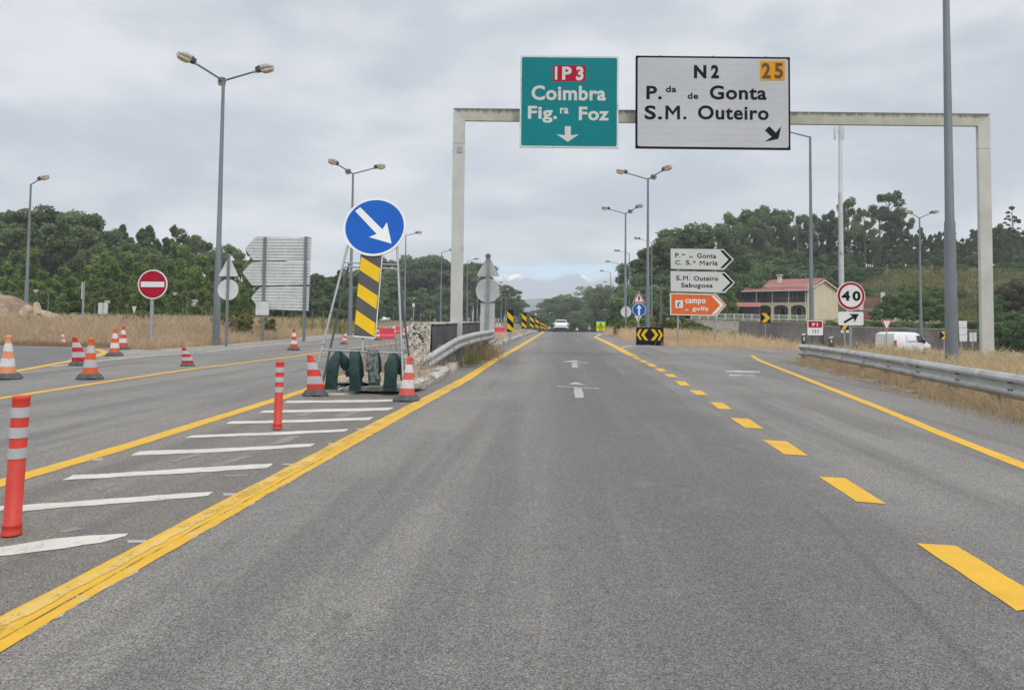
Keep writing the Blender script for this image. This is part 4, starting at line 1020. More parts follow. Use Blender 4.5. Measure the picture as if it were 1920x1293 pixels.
def round_sign_back(px, py, r, tri, D, label, pw=4.4, dbl=False):
    s = D/F; c = P(px, py, D); zg = tzf(c.x,c.y)-c.z-.1
    t = thing('road_sign', label, 'road sign', tuple(c))
    MB().disc(0,0,r*s,-.0,.03,ALU).build('round_plate', t)
    if tri:
        ax, ay, hw, by = tri; mb = MB(); q = [((ax-px)*s,-(ay-py)*s),((ax-px+hw)*s,-(by-py)*s),((ax-px-hw)*s,-(by-py)*s)]
        def rnd(q, k=.1):
            out = []
            for i in range(3):
                p0, p1, p2 = Vector(q[i-1]), Vector(q[i]), Vector(q[(i+1)%3]); a = p1.lerp(p0,k); b = p1.lerp(p2,k); out += [tuple(a), tuple((a+b)/2*.55+p1*.45), tuple(b)]
            return out
        mb.prism(rnd(q), 0, .03, ALU); mb.build('triangle_plate', t)
    top = (py-(tri[1] if tri else py-r))*s-.02
    MB().box((-pw/2*s,-.07,zg),(pw/2*s,-.004,top), GALVD if not dbl else GALV).build('post', t)
    if dbl:
        for sx in (-1,1): MB().box((sx*7*s-.12,.04,zg),(sx*7*s+.12,.09,-r*s-.02), ALU).build('rear_post', t)
        MB().disc(0,top-.03,.10,-.09,.0,GALVD).build('post_cap', t)
    MB().box((r*s*.55,-.004,.16*r*s),(r*s*.95,-.001,.26*r*s), WHITEN).build('sticker', t)
    return t
round_sign_back(427.5,543,19.5,(427.5,480,19,518),34,'back of a triangle and disc sign beside the tall lamp on the left', 4.4)
round_sign_back(914.5,544.5,22.6,(914.5,478,22.5,518),28.5,'back of a large triangle and disc sign beyond the left gantry post', 5.5, True)
round_sign_back(1174,584.4,10,None,62,'round grey sign back beside the second three-headed lamp', 2.2)
round_sign_back(935,609,4.2,None,75,'tiny round sign back behind the barriers beside the striped boards', 1)
round_sign_back(1030.5,614.3,2.4,None,118,'tiny round sign back at the end of the striped boards', .6)

def noentry():
    D = 33.5; s = D/F; c = P(286.2,533,D); zg = tzf(c.x,c.y)-c.z-.1; t = thing('no_entry_sign','red round no entry sign on a grey post in the left verge','road sign',tuple(c))
    MB().disc(0,0,27.6*s,.0,.03,WHITEN).build('rim', t); MB().disc(0,0,25.4*s,-.004,.001,RED).build('face', t)
    MB().box((-22*s,-.008,-5*s),(22*s,-.003,5*s), WHITEN).build('bar', t); sign_post(t, -.05, zg, .3, .075, .11)
noentry()
def forty():
    D = 27; s = D/F; fc = Face(1595.7,554.7,s,1480,520,9.233); c = P(1595.7,554.7,D); zg = tzf(c.x,c.y)-c.z-.2
    t = thing('speed_limit_sign','round 40 speed limit sign with a white arrow plate beneath','road sign',tuple(c))
    MB().disc(0,0,26.6*s,.0,.03,WHITEN).build('rim', t); MB().disc(0,0,25.2*s,-.004,.001,RED).build('ring', t); MB().disc(0,0,20.8*s,-.008,-.003,WHITEN).build('face', t)
    mb = MB(); fc.text(mb,'4',900,235,1050,402,-.012,BLACKS,.04); fc.text(mb,'0',1090,235,1232,407,-.012,BLACKS,.04); mb.build('lettering', t)
    a = fc.p(845,592); b = fc.p(1280,830); pl = MB().prism(rrect(a[0],b[1],b[0],a[1],.06), 0, .03, WHITEN).build('arrow_plate', t)
    MB().prism(fc.poly([(930,765),(1092,672),(1030,630),(1200,632),(1125,770),(1110,702),(957,793)]), -.006, -.001, BLACKS).build('arrow', pl)
    sign_post(t, 0, zg, .3, .042, .08)
    D = 43.7; s = D/F; fc = Face(1526.7,614,s,1480,520,9.233); c = P(1526.7,614,D)-Vector((0,.05,0))
    t = thing('kilometre_plate','small red and white plate reading IP 3 111 on the lamp post','road sign',tuple(c))
    a = fc.p(298,740); b = fc.p(565,1000); MB().prism(rrect(a[0],b[1],b[0],a[1],.07),-.10,-.07,WHITEN).build('plate', t)
    a = fc.p(313,755); b = fc.p(548,868); MB().prism(rrect(a[0],b[1],b[0],a[1],.04),-.105,-.10,RED).build('red_field', t)
    mb = MB(); fc.text(mb,'IP 3',375,787,482,840,-.11,WHITEN,.04); fc.text(mb,'111',385,900,482,962,-.106,BLACKS,.03,1.1); mb.build('lettering', t)
forty()
def vtri(px, py, hw, hh, up_, D, faces, label, name='warning_sign'):
    """triangle sign; faces: list of (scale, material)"""
    s = D/F; c = P(px,py,D); zg = tzf(c.x,c.y)-c.z-.2; t = thing(name,label,'road sign',tuple(c)); y = 0
    for i, (k, m, nm) in enumerate(faces):
        q = [(-hw*s,-hh*s),(hw*s,-hh*s),(0,hh*s)] if up_ else [(-hw*s,hh*s),(hw*s,hh*s),(0,-hh*s)]
        cz = -hh*s/3 if up_ else hh*s/3; q = [(a*k, cz+(b-cz)*k) for a, b in q]
        out = []
        for j in range(3):
            p0, p1, p2 = Vector(q[j-1]), Vector(q[j]), Vector(q[(j+1)%3]); a = p1.lerp(p0,.09); b = p1.lerp(p2,.09); out += [tuple(a), tuple((a+b)/2*.5+p1*.5), tuple(b)]
        MB().prism(out, -.004*i, .02 if i == 0 else -.004*i+.006, m).build(nm, t)
    sign_post(t, 0, zg, hh*s*.5, .035, .05); return t, s
t, s_ = vtri(1198,556.5,12.6,11.3,True,54,[(1,WHITEN,'rim'),(.93,RED,'border'),(.68,WHITEN,'face')],'red-edged warning triangle above the blue up arrow disc')
MB().prism([(-1.4*s_,-7*s_),(1.2*s_,-7*s_),(1.2*s_,-3*s_),(2.6*s_,-4*s_),(3.2*s_,-3*s_),(1.3*s_,-1.2*s_),(1.3*s_,1*s_),(0,3.4*s_),(-1.4*s_,1*s_)],-.016,-.011,BLACKS).build('symbol', t)
c = P(1198.3,580.5,53.9); s_ = 53.9/F
t = thing('mandatory_sign','small blue disc with a white up arrow under the warning triangle','road sign',tuple(c))
MB().disc(0,0,12.6*s_,0,.02,WHITEN).build('rim', t); MB().disc(0,0,11.7*s_,-.004,.001,BLUE).build('face', t)
MB().prism([(x*s_, z*s_) for x, z in ((-1.8,-10),(1.8,-10),(1.8,2.5),(5,2.5),(0,9.8),(-5,2.5),(-1.8,2.5))],-.010,-.003,WHITEN).build('arrow', t)
vtri(1196.2,598,7.3,5.8,False,70,[(1,ALU,'plate')],'small pale inverted triangle below the blue up arrow disc')
t, s_ = vtri(1662.5,610,10.6,11.2,False,50,[(1,WHITEN,'rim'),(.95,RED,'border'),(.68,WHITEN,'face')],'give way sign standing in front of the white van','give_way_sign')
MB().box((.05,.02,-.62),(.55,.08,-.50), ALU).build('bracket_arm', t)
vtri(1082,616,3.0,2.6,True,150,[(1,WHITEN,'face')],'tiny white triangle sign standing on the crest')
vtri(1105,613,3.0,4,True,120,[(1,WHITEN,'rim'),(.75,ORNG,'face')],'tiny orange works triangle near the lime sign')
vtri(806.5,595,2.3,2.0,False,140,[(1,CONE_K,'face')],'tiny red give way sign above the rough wall end')

def chevron_board():
    D = 42; s = D/F; fc = Face(1219,630,s,1000,480,6.465); c = P(1219,630,D); t = thing('chevron_board','low black board with yellow chevrons pointing both ways at the exit split','road sign',tuple(c),R(2))
    a = fc.p(1250,862); b = fc.p(1580,1075); MB().box((a[0],0,b[1]-.05),(b[0],.12,a[1]), BLACKS).build('board', t)
    mb = MB()
    for q in ([(1250,950),(1287,885),(1314,885),(1280,950),(1316,1016),(1290,1014)], [(1304,952),(1352,886),(1393,888),(1344,953),(1392,1020),(1354,1018)],
              [(1570,955),(1535,893),(1508,893),(1542,955),(1506,1023),(1532,1023)], [(1516,955),(1468,888),(1425,887),(1476,955),(1422,1021),(1466,1022)]):
        mb.prism(fc.poly(q), -.008, -.001, YSIGN)
    mb.build('chevrons', t)
chevron_board()
def curve_chevron(px, py, h, D, label):
    s = D/F; c = P(px,py,D); zg = tzf(c.x,c.y)-c.z-.2; t = thing('curve_chevron_sign',label,'road sign',tuple(c),0,'single chevron signs along the slip road'); a = h*s
    MB().box((-a,0,-a),(a,.03,a), BLACKS).build('board', t)
    MB().prism([(-a*.85,a*.9),(.1*a,a*.9),(a*.92,0),(.1*a,-a*.9),(-a*.85,-a*.9),(0,0)],-.006,-.001,YSIGN).build('chevron', t); sign_post(t,0,zg,0,.035)
curve_chevron(1435.5,595.5,9.5,66,'black board with one yellow chevron in front of the house garden wall')
curve_chevron(1771,628.5,8.3,62,'black board with one yellow chevron right of the white van')
D = 44; s = D/F; c = P(1584,613,D); t = thing('hazard_marker','small yellow and black striped marker behind the 40 sign plate','road sign',tuple(c)); zg = tzf(c.x,c.y)-c.z-.1
MB().box((-.22,0,-.15),(.22,.03,.6), BLACKS).build('board', t); MB().prism([(-.2,-.13),(.02,-.13),(.2,.15),(-.02,.15)],-.006,-.001,YSIGN).build('stripe', t)
for x_ in (-.15,.15): MB().box((x_-.07,-.01,-.32),(x_+.07,.02,-.18), WHITEN).build('reflector', t)
sign_post(t,0,zg,0,.04)
D = 58; s = D/F; c = P(1805,621,D); t = thing('reversed_sign','tall pale sign back leaning beside the big lamp post on the right','road sign',tuple(c),R(-25)); zg = tzf(c.x,c.y)-c.z-.1
mb = MB()
for i in range(3): mb.prism([(-.26+.02*i,.78-.52*i),(.3,.78-.52*i),(.27,.29-.52*i),(-.24+.02*i,.29-.52*i)],0,.03,WHITEN)
mb.build('panel', t); sign_post(t,-.1,zg,.3,.04)
c = P(1824.5,631.5,60); t = thing('reversed_sign','two small white plates on one post between the lamp and the gantry','road sign',tuple(c)); zg = tzf(c.x,c.y)-c.z-.1
for x_ in (-.15,.15): MB().box((x_-.12,0,-.35),(x_+.12,.03,.35), WHITE).build('plate', t)
sign_post(t,0,zg,.3,.04)
c = P(154,546,40); t = thing('reversed_sign','narrow sign seen edge-on on a thin post in the left verge','road sign',tuple(c),R(-66)); zg = tzf(c.x,c.y)-c.z-.1
MB().box((-.35,0,-.4),(.35,.03,.45), ALU).build('plate', t); sign_post(t,0,zg,.45,.05)
c = P(193,578,58); t = thing('reversed_sign','two square grey plate backs on one post before the left wood','road sign',tuple(c)); zg = tzf(c.x,c.y)-c.z-.1
for x_ in (-.2,.2): MB().box((x_-.16,0,-.43),(x_+.16,.03,.43), WHITE).build('plate', t)
sign_post(t,0,zg,.4,.06)
c = P(251.5,580,60); t = thing('reversed_sign','tiny pale triangle back in the weeds left of the no entry sign','road sign',tuple(c)); zg = tzf(c.x,c.y)-c.z-.1
MB().prism([(-.18,.25),(.18,.25),(.05,-.25),(-.05,-.25)],0,.03,WHITE).build('plate', t); sign_post(t,0,zg,.1,.03)

def works_sign():
    D = 82; s = D/F; c = P(1126.5,611.5,D); zg = tzf(c.x,c.y)-c.z; t = thing('works_sign','lime yellow works board with a blue strip on the right verge by the crest','road sign',tuple(c)); a = 8.4*s
    MB().box((-a,0,-a),(a,.05,a), LIME).build('board', t); MB().box((-a,-.002,a),(a*.95,.05,a+.16), BLUE).build('blue_strip', t)
    mb = MB(); mb.prism([(-.22,.02),(.22,.02),(0,.40)],-.01,-.001,BLACKS); mb.prism([(-.13,.06),(.13,.06),(0,.29)],-.014,-.009,YSIGN)
    mb.prism([(-.05,.07),(.08,.07),(.02,.16),(-.03,.2)],-.018,-.013,BLACKS)
    for x_ in (-.42,.36): mb.box((x_,-.01,-.22),(x_+.05,-.001,.1), BLACKS)
    for i, z in enumerate((-.08,-.2,-.33)): mb.box((-.3+.04*i,-.01,z-.035),(.3-.05*i,-.001,z+.02), BLACKS)
    mb.build('symbol', t)
    for x_ in (-.4,.4): MB().tube([(x_,.1,zg-.1),(x_,.06,a)],.025,GALV,8).build('leg', t)
works_sign()

# striped boards on the median
def striped_board(px0, py0, px1, py1, D, label, nst=2):
    s = D/F; c = P((px0+px1)/2,(py0+py1)/2,D); hw = (px1-px0)/2*s; hh = (py1-py0)/2*s; zg = tzf(c.x,c.y)-c.z
    t = thing('striped_marker_board',label,'marker board',tuple(c),R(-4),'yellow and black striped boards along the median')
    MB().box((-hw,0,-hh),(hw,.04,hh), BLACKS).build('board', t); mb = MB(); H = 2*hh; st = H/2*1.05
    for k in range(2):
        z = hh-.06*H-k*st*.98
        mb.prism([(-hw*.99,z),(hw*.99,z-st*.50),(hw*.99,z-st*1.0),(-hw*.99,z-st*.5)] if z-st*1.0 > -hh else [(-hw*.99,z),(hw*.99,z-st*.5),(hw*.99,-hh),(-hw*.99,z-st*.5)],-.006,-.001,YSIGN)
    mb.build('stripes', t)
    MB().box((-hw-.03,.0,-hh),(-hw,.03,hh), paint('board_edge_brown',(.2,.12,.05),.7)).build('edge_strip', t)
    sign_post(t,0,zg-.05,0,.04)
for i, (a, b, c_, d, D_) in enumerate(((951,581,962.6,622,39),(978.6,585.8,987,615.3,54),(994,591.4,1000.4,614.6,69),(1004.2,596,1010,615.5,83),(1013.4,602.4,1018,616,100),(1018.6,606,1023,617,112),(1024,610,1028,618,120))):
    striped_board(a,b,c_,d,D_,['nearest striped board just past the disc sign back','second striped board from the gantry','third striped board along the median','fourth striped board along the median','fifth striped board, near the crest','sixth striped board, half hidden at the crest','farthest striped board at the crest'][i])

# ------------------------------------------------------------ trestle sign with sandbags
def trestle():
    Y0 = 13.4; TL = R(17); t0 = Vector((0,Y0,0)); nrm = Vector((0,-math.cos(TL),math.sin(TL)))
    o3 = 340; k = 3.078
    def Fp(cx_, cy_, off=0.0):
        d = ray(540+cx_/k, o3+cy_/k); tt = (t0+nrm*off-C0).dot(nrm)/d.dot(nrm); return C0+d*tt
    base = Fp(440,1150); base = Vector((base.x, Y0, 0))
    L = lambda p: tuple(p-base)
    t = thing('trestle_frame','galvanised tube trestle holding the blue disc at the lane split','sign stand',tuple(base))
    fl = Fp(345,372); fl2 = Fp(200,945); frr = Fp(630,375); fr2 = Fp(656,965)
    def ext(a, b): d = b-a; return a+d*((0-a.z)/d.z)
    le_, re_ = ext(fl,fl2), ext(frr,fr2)
    MB().tube([L(fl),L(le_)],.022,GALV,10).build('leg', t); MB().tube([L(frr),L(re_)],.022,GALV,10).build('leg', t)
    # rear legs
    rl0, rr0 = Fp(352,478,-.04), Fp(638,498,-.04)
    for a, b in ((rl0,(245,960)),(rr0,(695,990))):
        q = ray(540+b[0]/k, o3+b[1]/k); e = C0+q*((Y0+1.75)/q.y); e = a+(e-a)*(a.z/(a.z-e.z)) if e.z < a.z else e
        MB().tube([L(a),L(e)],.022,GALVD,10).build('leg', t)
    MB().tube([L(Fp(328,468)),L(Fp(628,482))],.013,GALV,8).build('crossbar', t); MB().tube([L(Fp(318,505)),L(Fp(335,492)),L(Fp(620,505)),L(Fp(640,520))],.018,GALV,8).build('crossbar', t)
    MB().tube([L(Fp(190,972)),L(Fp(668,992))],.020,GALV,10).build('lower_bar', t)
    a = Fp(190,972)+Vector((0,.5,0)); b = Fp(668,992)+Vector((0,.5,0)); MB().tube([L(a),L(b)],.018,GALVD,8).build('rear_bar', t)
    MB().tube([L(Fp(433,890,-.03)),L(Fp(430,985,-.03))],.022,GALV,8).build('centre_stub', t)
    for c in ((197,937),(655,965)):
        q = Fp(*c)-base; mb = MB(); mb.box((q.x-.065,q.y-.035,q.z-.012),(q.x+.065,q.y+.035,q.z+.012),GALV); mb.box((q.x-.055,q.y-.03,q.z-.04),(q.x+.055,q.y+.03,q.z-.018),GALV); mb.build('clamp', t)
    # faces lying in the frame's leaning plane
    ax = Vector((1,0,0)); az_ = Vector((0,math.sin(TL),math.cos(TL)))
    def planar(mb, org):
        mb.v = [tuple(ax*x+az_*z-nrm*y) for x, y, z in mb.v]; return mb
    c = Fp(500,261,.06); rr_ = (Fp(682,261,.06)-Fp(318,261,.06)).length/2
    d = thing('keep_right_sign','large blue disc with a white arrow pointing down right on the trestle','road sign',tuple(c))
    mb = MB(); mb.disc(0,0,rr_,-.0,.03,WHITEN,72); planar(mb,c).build('rim', d)
    mb = MB(); mb.disc(0,0,rr_*.925,-.004,.0015,BLUE,72); planar(mb,c).build('face', d)
    ar = [(388,172),(417,150),(545,278),(571,237),(598,360),(468,322),(512,304)]
    q = []
    for x, y in ar:
        v_ = Fp(x,y,.065)-c; q.append((v_.dot(ax), v_.dot(az_)))
    mb = MB(); mb.prism(q,-.010,-.003,WHITEN); planar(mb,c).build('arrow', d)
    # striped plate
    cc = Fp(458,665,.03); d = thing('striped_plate','tall plate with yellow and grey diagonal stripes under the blue disc','road sign',tuple(cc))
    def pp(pts, y0, y1, m, nm):
        q = []
        for x, y in pts:
            v_ = Fp(x,y,.03)-cc; q.append((v_.dot(ax), v_.dot(az_)))
        mb = MB(); mb.prism(q,y0,y1,m); return planar(mb,cc).build(nm, d)
    pp([(419,415),(542,418),(502,900),(380,890)],0,.02,DGREY,'plate')
    mb = MB()
    for st in ([(422,435),(533,503),(524,585),(413,512)], [(407,588),(518,660),(510,738),(399,660)], [(394,742),(505,818),(499,897),(386,820)]):
        q = [((Fp(x,y,.03)-cc).dot(ax), (Fp(x,y,.03)-cc).dot(az_)) for x, y in st]; mb.prism(q,-.006,-.001,YSIGN)
    planar(mb,cc).build('stripes', d)
    pp([(380,890),(502,900),(499,906),(379,896)],-.004,.022,WHITEN,'edge_strip'); pp([(542,418),(547,418),(507,900),(502,900)],-.002,.022,WHITE,'edge_strip')
    # sandbags hung over the lower bar
    def bag(path, wd, label, second=None, topw=.86):
        p0 = Fp(*path[0])+Vector((0,-.03,0)); t = thing('sandbag',label,'sandbag',tuple(p0),0,'green sandbags hung on the trestle')
        def limb(path, wd, yo, nm, hem):
            pts = []; rad = []
            ws = [topw,(topw+1)/2,.98,1.0,.97,.95,1.05]; n = 7
            P3 = [Fp(*q) for q in path]
            for i in range(n):
                tt = i/(n-1)*(len(P3)-1); j = min(int(tt), len(P3)-2); q = P3[j].lerp(P3[j+1], tt-j); q = Vector((q.x, p0.y+yo*(1-(1-i/(n-1))**3)+random.uniform(-.01,.01), q.z)); pts.append(q-p0)
            secs = []
            for i, q in enumerate(pts):
                w2 = wd/2*ws[i]; d2 = .072*(.16+.95*math.sin(math.pi*min(1,(i+.25)/6.2)))
                if hem and i == n-1: d2 = .02; w2 *= 1.02
                if not hem and i == n-1: d2 = .02; w2 *= .35
                secs.append([(q.x+w2*math.copysign(abs(math.cos(a))**.7, math.cos(a)), q.y+d2*math.copysign(abs(math.sin(a))**.8, math.sin(a)), q.z+random.uniform(-.006,.006)) for a in [2*math.pi*kk/14 for kk in range(14)]])
            MB().loft(secs[::-1], BAGW if 'scuffed' in label and hem else BAGM).build(nm, t); q = pts[-1]
            if hem: MB().box((q.x-wd*.50,q.y-.012,q.z-.06),(q.x+wd*.50,q.y+.012,q.z+.01), BAGM).build('hem', t)
            else: MB().tube([tuple(q+Vector((.02,0,.03))), tuple(q+Vector((.03,0,-.05))), tuple(q+Vector((.04,0,-.11)))], [.015,.035,.03], BAGM, 8).build('tied_end', t)
        limb(path, wd, -.06, 'bag_side', True)
        if second: limb(second, wd*.8, .10, 'bag_side', False)
        else: limb([(path[0][0]+4,path[0][1]),(path[0][0]+6,path[-1][1]-40)], wd*.92, .2, 'bag_side', False)
    bag([(290,978),(262,1060),(240,1185)],.22,'green sandbag nearest the left trestle leg, legs spread apart',[(296,978),(316,1030),(320,1095)],.35)
    bag([(386,980),(382,1080),(380,1195)],.20,'straight green sandbag second from the left leg')
    bag([(491,974),(488,1060),(494,1160)],.205,'scuffed green sandbag with a pale worn patch')
    bag([(605,990),(595,1080),(584,1190)],.235,'green sandbag against the right trestle leg',[(612,990),(634,1040),(640,1120)],.35)
trestle()

# ------------------------------------------------------------ cones and flexible posts
def cone(px, ybase, ytop, body, band, label, sq=0.0, lean=0.0, wide=1.0, D=None, rz=0.0, zb=0.0):
    b = G(px, ybase, zb); 
    if D: b = P(px, ybase, D)
    h = (ybase-ytop)/F*b.y; h *= 1.0
    rz = rz-math.atan2(b.x, b.y)+((len(label)*37)%17-8)*.02
    t = thing('traffic_cone',label,'traffic cone',(b.x, b.y+.05, max(b.z,.014)),rz,'traffic cones')
    def r_at(z): return np.interp(z,[.14,.285,.473,.634,.81,.87,.93,1.0],[.182,.156,.130,.102,.070,.058,.056,.050])
    if sq:
        def r_at(z): z = np.clip((np.asarray(z)-.14)/.86, 0, 1); return .042+.150*(1-z**1.55)
    def defo(p, r, z):
        x, y, zz_ = p
        if sq: sh = (r_at(min(z/h,1))*h-.192*h)*sq*1.0; x = x+sh-.25*sq*h*0+ .12*sq*h*((1-z/h))*0; y *= (1-.45*sq)
        x += lean*z + lean*.5*z*z/h; x *= wide
        return (x, y, zz_)
    def band_prof(z0, z1, g):
        zs = [z0, z0*.5+z1*.5, z1]; return [(float(r_at(z))*h+g, z*h) for z in zs]
    mb = MB(); w_ = .285*h; ch = .10*h
    lo = [(w_-ch,-w_),(w_,-w_+ch),(w_,w_-ch),(w_-ch,w_),(-w_+ch,w_),(-w_,w_-ch),(-w_,-w_+ch),(-w_+ch,-w_)]
    secs = [[(x*k*(1+(wide-1)*.6), y*k, z*h) for x, y in lo] for k, z in ((1,0),(1,.03),(.80,.115),(.66,.142))]
    mb.loft(secs, RUBBER, False); mb.box((-.12*h,-w_-.002,.005*h),(.1*h,-w_+.01,.028*h), BLACKS); mb.build('base', t)
    mb = MB(); mb.lathe([(float(r_at(z))*h, z*h) for z in (.14,.2,.3,.4,.5,.6,.7,.8,.87,.90)]+[(.062*h,.93*h),(.068*h,.965*h),(.055*h,.99*h),(.03*h,1.0*h)], body, 22, defo=defo); mb.build('body', t)
    for z0, z1 in ((.285,.473),(.634,.81)):
        mb = MB(); mb.lathe(band_prof(z0,z1,.0025), band, 22, defo=defo); mb.build('reflective_sleeve', t)
    return t
cone(10,712,630,CONE_P,CONE_W,'faded pale orange cone cut by the left picture edge')
cone(146,686,633,CONE_D,CONE_G,'squashed dark red cone standing behind the bright orange one',sq=1.0,wide=1.2)
cone(166,712,635,CONE_O,CONE_G,'bright orange cone in front of the squashed dark red one')
cone(213,668,616,CONE_O,CONE_W,'orange cone at the tip of the yellow ramp line')
cone(229,656,611,CONE_R,CONE_W,'red cone at the verge behind the ramp tip')
cone(119,649,622,CONE_K,CONE_W,'small red cone leaning left at the verge edge',lean=-.12)
cone(350,687,652,CONE_D,CONE_G,'low crushed dark red cone alone beside the yellow line',sq=1.0,wide=1.55)
cone(550,657,617,CONE_R,CONE_W,'red cone on the far lane left of the trestle')
cone(644,646,621,CONE_R,CONE_W,'small red cone seen between the trestle legs',lean=.12)
cone(590,743,667,CONE_R,CONE_G,'squashed red cone left of the sandbags',sq=1.0,wide=1.1)
cone(761,753,670,CONE_K,CONE_W,'upright pinkish red cone right of the sandbags',lean=.05)
cone(708,638,614,CONE_R,CONE_W,'small striped cone standing before the red barrier')
cone(757.5,634,612,CONE_O,CONE_W,'small orange cone seen beside the right trestle leg',)
cone(827,607,600,CONE_O,CONE_W,'tiny orange cone beyond the dark median wall',D=60,zb=0)
cone(1119.5,622,615,CONE_K,CONE_W,'tiny pale cone under the lime works board',D=81)

def marker_post(px, ybase, ytop, lean, label):
    b = G(px, ybase); h = (ybase-ytop)/F*b.y*1.0; t = thing('flexible_post',label,'marker post',(b.x,b.y,.02),0,'red flexible posts with grey bands')
    def defo(p, r, z): return (p[0]+lean*z, p[1], p[2])
    r = .049
    MB().lathe([(.058,0),(.058,.012),(.054,.02),(.053,.05),(.056,.055),(.056,.065),(r,.07),(r,h*.93),(r*.98,h*.965),(r*1.05,h*.975),(r*1.02,h*.995),(r*.6,h)],POSTR,24,defo=defo).build('tube', t)
    for a, b_ in ((.547,.622),(.696,.77),(.842,.915)): MB().lathe([(r+.003,h*a),(r+.0035,h*(a+b_)/2),(r+.003,h*b_)],BAND,24,defo=defo).build('reflective_band', t)
marker_post(21,1007,752,.035,'nearest red flexible post with three grey bands at the left edge')
marker_post(520,807,682,.018,'red flexible post in the hatched area before the cone')

# ------------------------------------------------------------ guardrails
def wbeam(pts, label, posts, h=.31, m=RAIL, post_z=0.0, name='guardrail', side=1, endcap=False):
    """pts: beam centre points"""
    pts = [Vector(p) for p in pts]; n0 = len(pts)
    out = []
    for a, b in zip(pts[:-1], pts[1:]): out += [a.lerp(b, i/6) for i in range(6)]
    out.append(pts[-1])
    for _ in range(3): out = [out[0]]+[(out[i-1]+out[i]*2+out[i+1])/4 for i in range(1,len(out)-1)]+[out[-1]]
    prof_ = [(.0,-1),(.035,-.88),(.075,-.62),(.075,-.42),(.01,-.12),(.01,.12),(.075,.42),(.075,.62),(.035,.88),(.0,1.0)]
    prof_ = prof_+[(a-.012,b*.985) for a, b in prof_[::-1]]
    t = thing(name,label,'guardrail',tuple(out[0])); o0 = out[0]; secs = []
    for i, p in enumerate(out):
        d = out[min(i+1,len(out)-1)]-out[max(i-1,0)]; nr = Vector((d.y,-d.x,0)).normalized()*side
        secs.append([tuple(p-o0+nr*a+Vector((0,0,b*h/2))) for a, b in prof_])
    MB().loft(secs, m, False).build('beam', t)
    L = [0]
    for a, b in zip(out[:-1], out[1:]): L.append(L[-1]+(b-a).length)
    def at(dd):
        k = max(j for j in range(len(L)) if L[j] <= dd); k = min(k,len(out)-2); return out[k].lerp(out[k+1],(dd-L[k])/(L[k+1]-L[k])), (out[k+1]-out[k]).normalized()
    dd = posts[0]
    while dd < L[-1]:
        p, d = at(dd); nr = Vector((d.y,-d.x,0)).normalized()*side; q = p-nr*.14-o0; zg = tzf(p.x,p.y)+post_z-o0.z-.1
        mb = MB(); mb.box((-.08,-.05,zg),(.08,.05,q.z+.12),GALVD); mb.xf(Matrix.Translation((q.x,q.y,0))@Matrix.Rotation(math.atan2(d.y,d.x)+math.pi/2,4,'Z')); mb.build('post', t)
        q2 = p-nr*.06-o0; mb = MB(); mb.box((-.05,-.055,-.09),(.05,.055,.09),GALV); mb.xf(Matrix.Translation(q2)@Matrix.Rotation(math.atan2(d.y,d.x),4,'Z')); mb.build('spacer', t)
        dd += posts[1]
    dd = .3
    mb = MB()
    while dd < L[-1]:
        p, d = at(dd); nr = Vector((d.y,-d.x,0)).normalized()*side
        for a in (-.05,.05):
            for zo in (-.025,.025):
                for zc in (-.075,.075):
                    q = p+d*a+nr*.062-o0+Vector((0,0,zc+zo)); mb.box((q.x-.011,q.y-.011,q.z-.011),(q.x+.011,q.y+.011,q.z+.011),DGREY)
        dd += posts[1] if posts[1] < 3 else 4
    mb.build('bolt_heads', t)
    return t
wbeam([G(a,b,.62)-Vector((0,0,.19)) for a, b in gr_top],'long galvanised guardrail along the right edge of the exit lane',(1.6,2.0), h=.38, side=1)
lg = [P(790,686,18.2),P(822,665,19.3),P(858,642.5,20.8),P(890,633,23.5),P(924,627,26.0)]
wbeam(lg,'short bent guardrail sloping to the ground on the median',(1.8,1.9),h=.34, side=1, post_z=.1)
